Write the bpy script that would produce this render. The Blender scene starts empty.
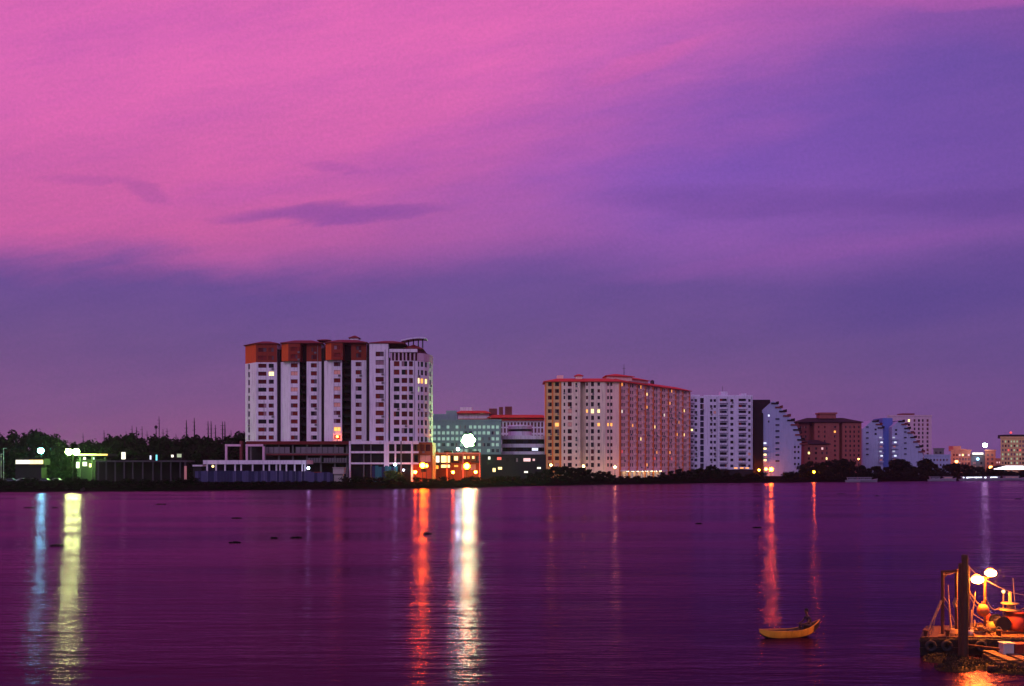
import bpy, math, random
from mathutils import Vector, Matrix, noise as mnoise
random.seed(7)
S = bpy.context.scene
COL = S.collection
R = math.radians
H = 9.3            # eye height over the water
HOR = 464.0        # row of the horizon in the photograph
F = 1000.0         # focal length in pixels
GZ = 2.2           # height of the far bank

# ------------------------------------------------------------------ camera
cd = bpy.data.cameras.new('camera'); cam = bpy.data.objects.new('camera', cd); COL.objects.link(cam)
cam.location = (0, 0, H); cam.rotation_euler = (R(90), 0, 0)
cd.sensor_width = 36; cd.lens = 36 * F / 1024; cd.shift_y = (HOR - 343) / 1024
cd.clip_start = 0.5; cd.clip_end = 20000
S.camera = cam

# ------------------------------------------------------------------ sky
SUN_AZ, SUN_EL = R(200), R(24)      # afterglow behind the camera, a little to the left
W = bpy.data.worlds.new('World'); S.world = W; W.use_nodes = True
nt = W.node_tree; nt.nodes.clear()
class NG:
    """tiny helper to write shader maths"""
    def __init__(s, nt): s.nt = nt
    def n(s, t, **k):
        o = s.nt.nodes.new(t)
        for a, b in k.items(): setattr(o, a, b)
        return o
    def l(s, a, b): s.nt.links.new(a, b)
    def m(s, op, a, b=None, c=None, clamp=False):
        o = s.n('ShaderNodeMath', operation=op, use_clamp=clamp)
        for i, v in enumerate((a, b, c)):
            if v is None: continue
            if isinstance(v, (int, float)): o.inputs[i].default_value = v
            else: s.l(v, o.inputs[i])
        return o.outputs[0]
    def ss(s, v, a, b):
        o = s.n('ShaderNodeMapRange', interpolation_type='SMOOTHSTEP')
        s.l(v, o.inputs[0]); o.inputs[1].default_value = a; o.inputs[2].default_value = b
        return o.outputs[0]
    def mix(s, f, a, b, blend='MIX'):
        o = s.n('ShaderNodeMix', data_type='RGBA', blend_type=blend)
        for i, v in ((0, f), (6, a), (7, b)):
            if isinstance(v, (int, float)): o.inputs[i].default_value = v
            elif isinstance(v, tuple): o.inputs[i].default_value = (*v, 1)
            else: s.l(v, o.inputs[i])
        return o.outputs[2]
    def noise(s, vec, scale, detail=4, rough=0.5):
        o = s.n('ShaderNodeTexNoise'); o.inputs['Scale'].default_value = scale
        o.inputs['Detail'].default_value = detail; o.inputs['Roughness'].default_value = rough
        s.l(vec, o.inputs['Vector']); return o.outputs[0]
    def comb(s, x, y, z=0.0):
        o = s.n('ShaderNodeCombineXYZ')
        for i, v in enumerate((x, y, z)):
            if isinstance(v, (int, float)): o.inputs[i].default_value = v
            else: s.l(v, o.inputs[i])
        return o.outputs[0]
def lin(r, g, b):
    f = lambda c: (c / 255 / 12.92) if c / 255 <= 0.04045 else ((c / 255 + 0.055) / 1.055) ** 2.4
    return (f(r), f(g), f(b))
g = NG(nt)
tc = g.n('ShaderNodeTexCoord'); sp = g.n('ShaderNodeSeparateXYZ'); g.l(tc.outputs['Generated'], sp.inputs[0])
dx, dy, dz = sp.outputs
ay = g.m('MAXIMUM', g.m('ABSOLUTE', dy), 0.3)
u = g.m('DIVIDE', dx, ay); p = g.m('DIVIDE', dz, ay)
n1 = g.m('SUBTRACT', g.noise(g.comb(g.m('MULTIPLY', u, 1.0), g.m('MULTIPLY', p, 2.2), 1.3), 3.0, 5, 0.55), 0.5)
n2 = g.m('SUBTRACT', g.noise(g.comb(g.m('MULTIPLY', u, 1.0), g.m('ADD', g.m('MULTIPLY', p, 6.0), g.m('MULTIPLY', u, -1.1)), 4.1), 4.0, 6, 0.6), 0.5)
ramp = g.n('ShaderNodeValToRGB'); cr = ramp.color_ramp
stops = [(0.0, lin(138, 86, 132)), (0.05, lin(122, 82, 136)), (0.12, lin(105, 76, 138)), (0.18, lin(102, 73, 146)),
         (0.235, lin(138, 84, 170)), (0.30, lin(128, 82, 180)), (0.42, lin(120, 82, 178)), (0.50, lin(170, 90, 180)), (1.0, lin(95, 65, 150))]
while len(cr.elements) < len(stops): cr.elements.new(0.5)
for e, (q, c) in zip(cr.elements, stops): e.position = q; e.color = (*c, 1)
pw = g.m('ADD', p, g.m('ADD', g.m('MULTIPLY', n1, 0.06), g.m('MULTIPLY', u, 0.02)))
g.l(pw, ramp.inputs[0])
colr = ramp.outputs[0]
# the right side of the sky is dimmer and bluer
colr = g.mix(g.m('MULTIPLY', g.ss(u, 0.05, 0.6), 0.5), colr, lin(91, 67, 140))
# pink cloud bank, upper left
edge = g.m('SUBTRACT', u, g.m('MULTIPLY', g.m('SUBTRACT', p, 0.189), 1.38))     # right border leans to the right
edge = g.m('ADD', g.m('ADD', edge, 0.20), g.m('ADD', g.m('MULTIPLY', n2, 0.16), g.m('MULTIPLY', n1, 0.24)))
mr = g.m('SUBTRACT', 1.0, g.ss(edge, -0.20, 0.34))
low = g.m('ADD', p, g.m('ADD', g.m('MULTIPLY', n1, 0.07), g.m('MULTIPLY', n2, 0.06)))
ml = g.ss(low, 0.176, 0.230)
pk = g.m('MULTIPLY', mr, ml)
pinkc = g.mix(g.ss(p, 0.2, 0.42), lin(198, 92, 160), lin(224, 104, 180))
pinkc = g.mix(g.m('MULTIPLY', g.ss(n2, -0.12, 0.3), 0.4), pinkc, lin(190, 88, 178))
colr = g.mix(g.m('MULTIPLY', pk, 0.97), colr, pinkc)
# thin dark streaks
def streak(col, x, y, rx, ry, tilt, amt, c):
    uu = g.m('SUBTRACT', u, (x - 512) / F); pp = g.m('SUBTRACT', p, (HOR - y) / F)
    pp = g.m('ADD', g.m('SUBTRACT', pp, g.m('MULTIPLY', uu, tilt)), g.m('MULTIPLY', n2, 0.045))
    d = g.m('ADD', g.m('POWER', g.m('ABSOLUTE', g.m('DIVIDE', uu, rx / F)), 2.0), g.m('POWER', g.m('ABSOLUTE', g.m('DIVIDE', pp, ry / F)), 2.0))
    return g.mix(g.m('MULTIPLY', g.m('SUBTRACT', 1.0, g.ss(d, 0.0, 1.3)), amt), col, c)
colr = streak(colr, 330, 214, 125, 11, 0.06, 0.6, lin(118, 68, 158))
colr = streak(colr, 146, 192, 26, 9, -0.2, 0.32, lin(130, 70, 155))
colr = streak(colr, 90, 182, 60, 6, 0.0, 0.25, lin(150, 75, 160))
colr = streak(colr, 335, 163, 36, 5, 0.0, 0.3, lin(150, 75, 165))
colr = streak(colr, 760, 202, 190, 20, -0.03, 0.38, lin(102, 66, 148))
colr = streak(colr, 985, 205, 120, 18, 0.03, 0.4, lin(92, 62, 145))
colr = streak(colr, 930, 238, 150, 9, 0.25, 0.4, lin(120, 75, 160))
colr = streak(colr, 960, 285, 190, 40, 0.2, 0.5, lin(80, 62, 140))
colr = streak(colr, 645, 60, 75, 12, 0.32, 0.4, lin(215, 98, 172))
colr = streak(colr, 800, 255, 220, 13, 0.12, 0.35, lin(142, 82, 165))
colr = streak(colr, 930, -4, 260, 14, 0.0, 0.5, lin(180, 90, 172))
# faint wisps everywhere
wis = g.m('SUBTRACT', g.noise(g.comb(g.m('MULTIPLY', u, 2.0), g.m('ADD', g.m('MULTIPLY', p, 9.0), g.m('MULTIPLY', u, -1.4)), 9.0), 3.5, 9, 0.70), 0.5)
gr = g.m('SUBTRACT', g.noise(g.comb(u, p, 3.0), 260.0, 3, 0.8), 0.5)      # fine cloud texture
colr = g.mix(1.0, colr, g.comb(g.m('ADD', 1.0, g.m('ADD', g.m('MULTIPLY', wis, 0.44), g.m('MULTIPLY', gr, 0.42))),
                               g.m('ADD', 1.0, g.m('ADD', g.m('MULTIPLY', wis, 0.28), g.m('MULTIPLY', gr, 0.22))), g.m('ADD', 1.0, g.m('ADD', g.m('MULTIPLY', wis, 0.14), g.m('MULTIPLY', gr, 0.34)))), 'MULTIPLY')
# the glow of the set sun behind the viewer
back = g.ss(g.m('MULTIPLY', dy, -1.0), 0.0, 0.8)
colr = g.mix(back, colr, (0.30, 0.215, 0.50))
# below the horizon
colr = g.mix(g.ss(dz, -0.02, -0.15), colr, (0.02, 0.01, 0.03))
sky = g.n('ShaderNodeTexSky'); sky.sky_type = 'NISHITA'; sky.sun_disc = False
sky.sun_elevation = R(1.0); sky.sun_rotation = SUN_AZ
sm = g.n('ShaderNodeVectorMath', operation='SCALE'); g.l(sky.outputs[0], sm.inputs[0]); sm.inputs['Scale'].default_value = 0.008
add = g.n('ShaderNodeVectorMath', operation='ADD'); g.l(colr, add.inputs[0]); g.l(sm.outputs[0], add.inputs[1])
bg = g.n('ShaderNodeBackground'); g.l(add.outputs[0], bg.inputs[0]); bg.inputs[1].default_value = 1.0
wo = g.n('ShaderNodeOutputWorld'); g.l(bg.outputs[0], wo.inputs[0])

sl = bpy.data.lights.new('sun', 'SUN'); so = bpy.data.objects.new('sun', sl); COL.objects.link(so)
sl.energy = 0.62; sl.angle = R(25); sl.color = (0.80, 0.63, 1.0)
so.rotation_euler = (R(90) - SUN_EL, 0, R(-22))      # shines along +Y, down and a little to the right
S.view_settings.view_transform = 'Standard'; S.view_settings.look = 'None'
S.view_settings.exposure = 0; S.view_settings.gamma = 1
S.render.engine = 'CYCLES'
HAZE = 0.00006
S.cycles.use_denoising = True
S.cycles.max_bounces = 6; S.cycles.diffuse_bounces = 2; S.cycles.glossy_bounces = 3; S.cycles.volume_bounces = 0
S.cycles.sample_clamp_indirect = 8.0
S.cycles.caustics_reflective = False; S.cycles.caustics_refractive = False

# ------------------------------------------------------------------ materials
MATS = {}
def pm(name, col, rough=0.7, var=0.15, scale=0.5, metallic=0.0, spec=0.3, emit=None, estr=0.0, streaks=0.0, bump=0.0, bscale=6.0):
    m = bpy.data.materials.new(name); m.use_nodes = True; t = m.node_tree
    b = t.nodes['Principled BSDF']
    b.inputs['Roughness'].default_value = rough; b.inputs['Metallic'].default_value = metallic
    b.inputs['Specular IOR Level'].default_value = spec
    k = NG(t)
    tcn = k.n('ShaderNodeTexCoord')
    if var or streaks:
        v = k.m('SUBTRACT', k.noise(tcn.outputs['Object'], scale, 5, 0.6), 0.5)
        f = k.m('ADD', 1.0, k.m('MULTIPLY', v, 2 * var))
        if streaks:   # rain streaks, long in z
            mp = k.n('ShaderNodeMapping'); mp.inputs['Scale'].default_value = (1, 1, 0.08); k.l(tcn.outputs['Object'], mp.inputs[0])
            w = k.ss(k.noise(mp.outputs[0], 1.1, 4, 0.7), 0.45, 0.75)
            f = k.m('MULTIPLY', f, k.m('SUBTRACT', 1.0, k.m('MULTIPLY', w, streaks)))
        cc = k.n('ShaderNodeVectorMath', operation='SCALE'); cc.inputs[0].default_value = col; k.l(f, cc.inputs['Scale'])
        k.l(cc.outputs[0], b.inputs['Base Color'])
    else:
        b.inputs['Base Color'].default_value = (*col, 1)
    if bump:
        bn = k.n('ShaderNodeBump'); bn.inputs['Strength'].default_value = bump
        k.l(k.noise(tcn.outputs['Object'], bscale, 4, 0.6), bn.inputs['Height']); k.l(bn.outputs[0], b.inputs['Normal'])
    if emit:
        b.inputs['Emission Color'].default_value = (*emit, 1); b.inputs['Emission Strength'].default_value = estr
    MATS[name] = m
    return m
def glow(name, col, s, var=0.0):
    m = pm(name, (0.3, 0.3, 0.3), 0.5, 0, emit=col, estr=s)
    if var:
        t = m.node_tree; k = NG(t); tcn = k.n('ShaderNodeTexCoord'); b = t.nodes['Principled BSDF']
        k.l(k.m('MULTIPLY', s, k.m('ADD', 1 - var, k.m('MULTIPLY', k.noise(tcn.outputs['Object'], 0.9, 3), 2 * var))), b.inputs['Emission Strength'])
    return m
pm('white_wall', (0.76, 0.73, 0.77), 0.8, 0.12, 0.22, streaks=0.36)
pm('cool_wall', (0.62, 0.62, 0.74), 0.8, 0.13, 0.22, streaks=0.36)
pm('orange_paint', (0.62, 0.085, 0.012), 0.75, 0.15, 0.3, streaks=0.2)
pm('orange_paint_shade', (0.25, 0.030, 0.012), 0.75, 0.15, 0.3, streaks=0.25)  # the same orange darkened, painting shade on the front faces
pm('red_tile', (0.13, 0.014, 0.014), 0.8, 0.3, 1.2, bump=0.4)
pm('bright_tile', (0.50, 0.035, 0.022), 0.75, 0.3, 1.0, bump=0.4)
pm('dark_slot', (0.012, 0.007, 0.009), 0.9, 0.4, 0.4)  # near-black; also paints the shade in the tower recesses
pm('dark_metal', (0.025, 0.022, 0.025), 0.6, 0.2)
pm('grey_metal', (0.28, 0.28, 0.30), 0.5, 0.15, metallic=0.6)
pm('concrete', (0.17, 0.165, 0.165), 0.85, 0.2, 0.4, streaks=0.3)
pm('concrete_dim', (0.075, 0.065, 0.075), 0.9, 0.3, 0.6, streaks=0.4)  # concrete darkened to paint the jetty shed as standing in darkness
pm('dark_concrete', (0.02, 0.017, 0.02), 0.9, 0.25, 0.4, streaks=0.3)
pm('warm_lit_wall', (0.82, 0.66, 0.50), 0.8, 0.12, 0.22, streaks=0.36)  # white wall warmed in colour, standing in for floodlight from below
pm('salmon_wall', (0.88, 0.58, 0.48), 0.8, 0.12, 0.15, streaks=0.25)  # brightened to paint in the warm floodlight
pm('pilaster_orange', (0.80, 0.22, 0.05), 0.8, 0.12, 0.3, streaks=0.2)  # orange strips, brightened to paint in the same floodlight
pm('yellow_wall', (0.74, 0.47, 0.20), 0.8, 0.1, 0.2, streaks=0.2)
pm('brick_red', (0.17, 0.04, 0.04), 0.85, 0.2, 0.5, streaks=0.25)
pm('brick_light', (0.30, 0.09, 0.075), 0.85, 0.2, 0.5, streaks=0.25)
pm('blue_wall', (0.10, 0.16, 0.50), 0.7, 0.12, 0.2, streaks=0.2)
pm('pale_blue_wall', (0.34, 0.38, 0.56), 0.8, 0.08, 0.2, streaks=0.2)
pm('teal_wall', (0.20, 0.28, 0.29), 0.7, 0.1, 0.3, streaks=0.15)
pm('orange_wash_wall', (0.34, 0.085, 0.03), 0.8, 0.2, 0.3, streaks=0.3)  # orange lamp wash on shops and podium corner, painted into the colour
pm('coral_wall', (0.75, 0.26, 0.16), 0.8, 0.12, 0.2, streaks=0.2)
pm('pink_wall', (0.60, 0.42, 0.50), 0.8, 0.1, 0.2, streaks=0.2)
pm('glass_dark', (0.010, 0.006, 0.012), 0.3, 0.5, 0.4, spec=0.10)
pm('glass_red', (0.10, 0.008, 0.014), 0.5, 0.5, 0.6, spec=0.08)
pm('glass_brown', (0.20, 0.022, 0.018), 0.5, 0.5, 0.6, spec=0.08)
pm('curtain', (0.30, 0.17, 0.20), 0.8, 0.3, 1.0)
pm('curtain_dark', (0.11, 0.07, 0.085), 0.8, 0.3, 1.0)
pm('glass_blue', (0.02, 0.02, 0.05), 0.3, 0.5, 0.4, spec=0.12)
pm('leaf', (0.008, 0.012, 0.006), 0.8, 0.5, 0.3, spec=0.02)
pm('leaf_painted_lit', (0.045, 0.11, 0.02), 0.7, 0.4, 0.5, spec=0.15)  # leaf lightened to paint green lamp light on the bushes
pm('bark', (0.035, 0.024, 0.018), 0.9, 0.3, 2.0)
pm('mud', (0.005, 0.004, 0.004), 0.95, 0.5, 0.15, spec=0.0, bump=0.3, bscale=1.5)
pm('hoarding_blue', (0.016, 0.018, 0.075), 0.6, 0.25, 0.6, streaks=0.3)
pm('hoarding_pale', (0.065, 0.065, 0.16), 0.6, 0.25, 0.6, streaks=0.3)
pm('turquoise', (0.02, 0.16, 0.17), 0.7, 0.25, 0.6)
pm('steel_black', (0.010, 0.008, 0.008), 0.65, 0.4, 1.5, bump=0.3)
pm('rust', (0.075, 0.026, 0.013), 0.85, 0.45, 2.5, bump=0.5)
pm('timber', (0.05, 0.024, 0.014), 0.85, 0.35, 3.0, streaks=0.4, bump=0.4)
pm('deck_plank', (0.10, 0.052, 0.028), 0.8, 0.35, 2.0, bump=0.4)
pm('rope', (0.22, 0.14, 0.08), 0.9, 0.2, 5)
pm('red_paint', (0.17, 0.02, 0.01), 0.55, 0.25, 2.0)
pm('buoy_orange', (0.5, 0.12, 0.025), 0.5, 0.15, 3)
pm('sack_yellow', (0.36, 0.23, 0.06), 0.85, 0.2, 3)
pm('crate_white', (0.42, 0.38, 0.33), 0.6, 0.2, 2, streaks=0.25)
pm('canoe_yellow', (0.62, 0.30, 0.03), 0.6, 0.35, 3, streaks=0.45)
pm('canoe_tar', (0.02, 0.014, 0.012), 0.6, 0.4, 3)
pm('canoe_inside', (0.10, 0.05, 0.025), 0.8, 0.3, 3)
pm('skin', (0.09, 0.042, 0.026), 0.6, 0.1, 6)
pm('shirt_dark', (0.03, 0.02, 0.03), 0.9, 0.2, 5)
pm('hair', (0.008, 0.007, 0.007), 0.7, 0.2, 8)
pm('weed', (0.010, 0.016, 0.007), 0.95, 0.5, 2, spec=0.05)
pm('weed_near', (0.014, 0.017, 0.007), 0.75, 0.5, 2, spec=0.15)
pm('car_dark', (0.03, 0.035, 0.07), 0.35, 0.1, 1, spec=0.5)
pm('car_pale', (0.35, 0.36, 0.40), 0.35, 0.1, 1, spec=0.5)
pm('rubber', (0.02, 0.02, 0.02), 0.9, 0.1)
glow('lit_warm', (1.0, 0.72, 0.25), 2.6, 0.3)
glow('lit_orange', (1.0, 0.36, 0.04), 2.0, 0.3)
glow('lit_dim', (1.0, 0.17, 0.05), 0.20, 0.4)
glow('lit_arcade', (1.0, 0.8, 0.45), 16)
glow('lit_white', (1.0, 0.92, 0.75), 1.6, 0.3)
glow('lit_cool', (0.75, 0.8, 1.0), 1.3, 0.3)
glow('lit_dimcool', (0.75, 0.8, 1.0), 0.5, 0.3)
glow('lit_mint_wash', (0.55, 1.0, 0.78), 0.42, 0.4)  # office panes glow, standing in for floodlight falling on them
glow('lit_green', (0.75, 0.95, 0.45), 0.45, 0.4)
glow('lit_red', (1.0, 0.06, 0.03), 1.2, 0.2)
glow('lit_pink', (1.0, 0.55, 0.55), 1.1, 0.3)

# ------------------------------------------------------------------ mesh tools
class MB:
    def __init__(s): s.v = []; s.f = []; s.m = []; s.sm = []
    def add(s, vs, fs, m=0, smooth=False):
        k = len(s.v); s.v += [tuple(q) for q in vs]
        for f in fs: s.f.append([k + i for i in f]); s.m.append(m); s.sm.append(smooth)
    def quad(s, a, b, c, d, m=0): s.add([a, b, c, d], [(0, 1, 2, 3)], m)
    def box(s, x0, y0, z0, x1, y1, z1, m=0):
        x0, x1 = sorted((x0, x1)); y0, y1 = sorted((y0, y1)); z0, z1 = sorted((z0, z1))
        s.add([(x0, y0, z0), (x1, y0, z0), (x1, y1, z0), (x0, y1, z0), (x0, y0, z1), (x1, y0, z1), (x1, y1, z1), (x0, y1, z1)],
              [(0, 3, 2, 1), (4, 5, 6, 7), (0, 1, 5, 4), (1, 2, 6, 5), (2, 3, 7, 6), (3, 0, 4, 7)], m)
    def prism(s, poly, z0, z1, m=0, cap=True, mt=None):        # footprint polygon, CCW from above
        n = len(poly)
        vs = [(x, y, z0) for x, y in poly] + [(x, y, z1) for x, y in poly]
        s.add(vs, [(i, (i + 1) % n, n + (i + 1) % n, n + i) for i in range(n)], m)
        if cap: s.add(vs, [tuple(range(n, 2 * n)), tuple(range(n - 1, -1, -1))], m if mt is None else mt)
    def profile(s, poly, y0, y1, m=0):                          # polygon in x-z, extruded in y
        n = len(poly)
        vs = [(x, y0, z) for x, z in poly] + [(x, y1, z) for x, z in poly]
        s.add(vs, [tuple(range(n)), tuple(range(2 * n - 1, n - 1, -1))] + [(i, n + i, n + (i + 1) % n, (i + 1) % n) for i in range(n)], m)
    def tube(s, pts, r, n=8, m=0, smooth=True, cap=True):
        pts = [Vector(q) for q in pts]
        rs = r if isinstance(r, (list, tuple)) else [r] * len(pts)
        vs = []
        for i, q in enumerate(pts):
            d = (pts[min(i + 1, len(pts) - 1)] - pts[max(i - 1, 0)]).normalized()
            a = d.orthogonal().normalized() if i == 0 else (a - d * a.dot(d)).normalized()
            b = d.cross(a)
            for j in range(n):
                t = 2 * math.pi * j / n
                vs.append(q + (a * math.cos(t) + b * math.sin(t)) * rs[i])
        fs = []
        for i in range(len(pts) - 1):
            for j in range(n):
                fs.append((i * n + j, i * n + (j + 1) % n, (i + 1) * n + (j + 1) % n, (i + 1) * n + j))
        s.add(vs, fs, m, smooth)
        if cap:
            s.add(vs[:n], [tuple(range(n - 1, -1, -1))], m); s.add(vs[-n:], [tuple(range(n))], m)
    def lathe(s, c, prof, n=16, m=0, smooth=True):              # prof: (radius, z)
        vs = []
        for r_, z in prof:
            for j in range(n):
                t = 2 * math.pi * j / n; vs.append((c[0] + r_ * math.cos(t), c[1] + r_ * math.sin(t), c[2] + z))
        fs = [(i * n + j, i * n + (j + 1) % n, (i + 1) * n + (j + 1) % n, (i + 1) * n + j) for i in range(len(prof) - 1) for j in range(n)]
        s.add(vs, fs, m, smooth)
    def ball(s, c, r, n=14, m=0, sq=(1, 1, 1)):
        vs = []; k = n // 2
        for i in range(k + 1):
            a = math.pi * i / k
            for j in range(n):
                t = 2 * math.pi * j / n
                rr = max(math.sin(a), 0.001)
                vs.append((c[0] + r * sq[0] * rr * math.cos(t), c[1] + r * sq[1] * rr * math.sin(t), c[2] - r * sq[2] * math.cos(a)))
        s.add(vs, [(i * n + j, i * n + (j + 1) % n, (i + 1) * n + (j + 1) % n, (i + 1) * n + j) for i in range(k) for j in range(n)], m, True)
    def hip(s, poly, z, h, inset, over=0.6, th=0.35, m=0):      # hipped roof over a quad footprint (CCW), with eaves
        c = Vector((sum(q[0] for q in poly) / len(poly), sum(q[1] for q in poly) / len(poly)))
        def off(d):
            out = []
            n = len(poly)
            for i in range(n):
                a = Vector(poly[i - 1]); b = Vector(poly[i]); e = Vector(poly[(i + 1) % n])
                d1 = (b - a).normalized(); d2 = (e - b).normalized()
                n1 = Vector((d1.y, -d1.x)); n2 = Vector((d2.y, -d2.x))
                k = (n1 + n2); k /= max(k.length_squared / 2, 0.35)
                out.append(b + k * d)
            return out
        o = off(over); t = off(-inset); n = len(poly)
        vs = [(q.x, q.y, z) for q in o] + [(q.x, q.y, z + th) for q in o] + [(q.x, q.y, z + th + h) for q in t]
        fs = [tuple(range(n - 1, -1, -1)), tuple(range(2 * n, 3 * n))]
        for r_ in range(2):
            fs += [(r_ * n + i, r_ * n + (i + 1) % n, (r_ + 1) * n + (i + 1) % n, (r_ + 1) * n + i) for i in range(n)]
        s.add(vs, fs, m)
    def build(s, name, mats, parent=None):
        if isinstance(mats, str): mats = [mats]
        me = bpy.data.meshes.new(name)
        org = ORG.get(parent, Vector((0, 0, 0))) if parent else Vector((0, 0, 0))
        vs = s.v
        o = bpy.data.objects.new(name, me)
        if not parent:
            xs = [q[0] for q in vs]; ys = [q[1] for q in vs]; zs = [q[2] for q in vs]
            org = Vector(((min(xs) + max(xs)) / 2, (min(ys) + max(ys)) / 2, min(zs)))
            o.location = org
        me.from_pydata([(q[0] - org.x, q[1] - org.y, q[2] - org.z) for q in vs], [], s.f)
        for mn in mats: me.materials.append(MATS[mn])
        me.polygons.foreach_set('material_index', s.m)
        me.polygons.foreach_set('use_smooth', s.sm)
        me.update()
        COL.objects.link(o)
        if parent: o.parent = parent
        ORG[o] = org
        return o
ORG = {}
def tag(o, label=None, cat=None, group=None, kind=None):
    if label: o['label'] = label
    if cat: o['category'] = cat
    if group: o['group'] = group
    if kind: o['kind'] = kind
    return o
def thing(name, label, cat, loc=(0, 0, 0), group=None):
    o = bpy.data.objects.new(name, None); COL.objects.link(o); o.location = loc; o.empty_display_size = 0.5
    ORG[o] = Vector(loc)
    return tag(o, label, cat, group)
def dup(o, loc, rz=0, sc=(1, 1, 1), label=None):
    c = o.copy(); COL.objects.link(c); c.location = loc; c.rotation_euler = (0, 0, rz); c.scale = sc
    if label: c['label'] = label
    for ch in o.children:
        k = ch.copy(); COL.objects.link(k); k.parent = c
        for gch in ch.children:
            q = gch.copy(); COL.objects.link(q); q.parent = k
    return c
def X(px, Y): return (px - 512) / F * Y
def Z(py, Y): return H - (py - HOR) / F * Y
def proj(v): return (512 + F * v[0] / v[1], HOR - F * (v[2] - H) / v[1])

# ------------------------------------------------------------------ ground and water
SHORE = [(-2600, 300), (-600, 318), (-170, 332), (-100, 350), (-60, 372), (-25, 388), (14, 428), (40, 450), (90, 482), (160, 508), (300, 578), (600, 640), (2600, 760)]
def shore_y(x):
    for (a, ya), (b, yb) in zip(SHORE, SHORE[1:]):
        if a <= x <= b: return ya + (yb - ya) * (x - a) / (b - a)
    return SHORE[-1][1]
def water_material():
    m = bpy.data.materials.new('water'); m.use_nodes = True; t = m.node_tree; t.nodes.clear(); k = NG(t)
    tcn = k.n('ShaderNodeTexCoord')
    def mp(sx, sy):
        q = k.n('ShaderNodeMapping'); q.inputs['Scale'].default_value = (sx, sy, 1); k.l(tcn.outputs['Object'], q.inputs[0]); return q.outputs[0]
    big = k.noise(mp(0.012, 0.05), 1.0, 4, 0.55)          # slicks and wind lanes
    rip = k.noise(mp(0.34, 1.2), 1.0, 4, 0.6)
    fine = k.noise(mp(1.2, 4.5), 1.0, 2, 0.5)
    mid = k.noise(mp(0.05, 0.30), 1.0, 3, 0.5)
    lane = k.ss(big, 0.35, 0.65)
    hgt = k.m('ADD', k.m('ADD', k.m('MULTIPLY', rip, 0.15), k.m('MULTIPLY', mid, 0.20)), k.m('MULTIPLY', fine, 0.014))
    hgt = k.m('MULTIPLY', hgt, k.m('ADD', 0.45, k.m('MULTIPLY', lane, 0.8)))
    bn = k.n('ShaderNodeBump'); bn.inputs['Strength'].default_value = 1.0; bn.inputs['Distance'].default_value = 1.0
    k.l(hgt, bn.inputs['Height'])
    gl = k.n('ShaderNodeBsdfAnisotropic'); gl.distribution = 'GGX'
    gl.inputs['Color'].default_value = WATER_TINT
    gl.inputs['Anisotropy'].default_value = 0.30              # unresolved ripples, crests across the view
    k.l(k.comb(1.0, 0.0, 0.0), gl.inputs['Tangent'])
    k.l(k.m('ADD', 0.185, k.m('MULTIPLY', k.m('SUBTRACT', lane, 0.5), 0.07)), gl.inputs['Roughness'])
    k.l(bn.outputs[0], gl.inputs['Normal'])
    df = k.n('ShaderNodeBsdfDiffuse'); df.inputs['Color'].default_value = (0.008, 0.002, 0.012, 1)
    fr = k.n('ShaderNodeFresnel'); fr.inputs['IOR'].default_value = 1.165; k.l(bn.outputs[0], fr.inputs['Normal'])
    mx = k.n('ShaderNodeMixShader'); k.l(fr.outputs[0], mx.inputs[0]); k.l(df.outputs[0], mx.inputs[1]); k.l(gl.outputs[0], mx.inputs[2])
    o = k.n('ShaderNodeOutputMaterial'); k.l(mx.outputs[0], o.inputs[0])
    MATS['water'] = m
WATER_TINT = (0.52, 0.23, 0.50, 1)
water_material()
w = MB(); w.quad((-2600, -60, 0), (2600, -60, 0), (2600, 900, 0), (-2600, 900, 0)); tag(w.build('water', 'water'), kind='structure')
gd = MB()
pts = []
for (a, ya), (b, yb) in zip(SHORE, SHORE[1:]):
    n = max(2, int((b - a) / 7)) if abs(a) < 700 and abs(b) < 700 else 4
    for i in range(n):
        x = a + (b - a) * i / n; pts.append((x, ya + (yb - ya) * i / n + (mnoise.noise((x * 0.09, 0, 0)) * 2.2 if abs(x) < 600 else 0)))
pts.append(SHORE[-1])
rows = []
for dyy, z in ((-1.5, -0.8), (0, 0.03), (1.2, 0.9), (4.5, 1.75), (9, GZ)):
    rows.append([(x, y + dyy, z + (0.25 * mnoise.noise((x * 0.3, dyy, 3)) if 0 < dyy < 9 else 0)) for x, y in pts])
rows.append([(x, 2600, GZ) for x, y in pts])
n = len(pts)
gd.add([q for r_ in rows for q in r_], [(i * n + j, i * n + j + 1, (i + 1) * n + j + 1, (i + 1) * n + j) for i in range(len(rows) - 1) for j in range(n - 1)], 0, True)
tag(gd.build('ground', 'mud'), kind='structure')

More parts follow.
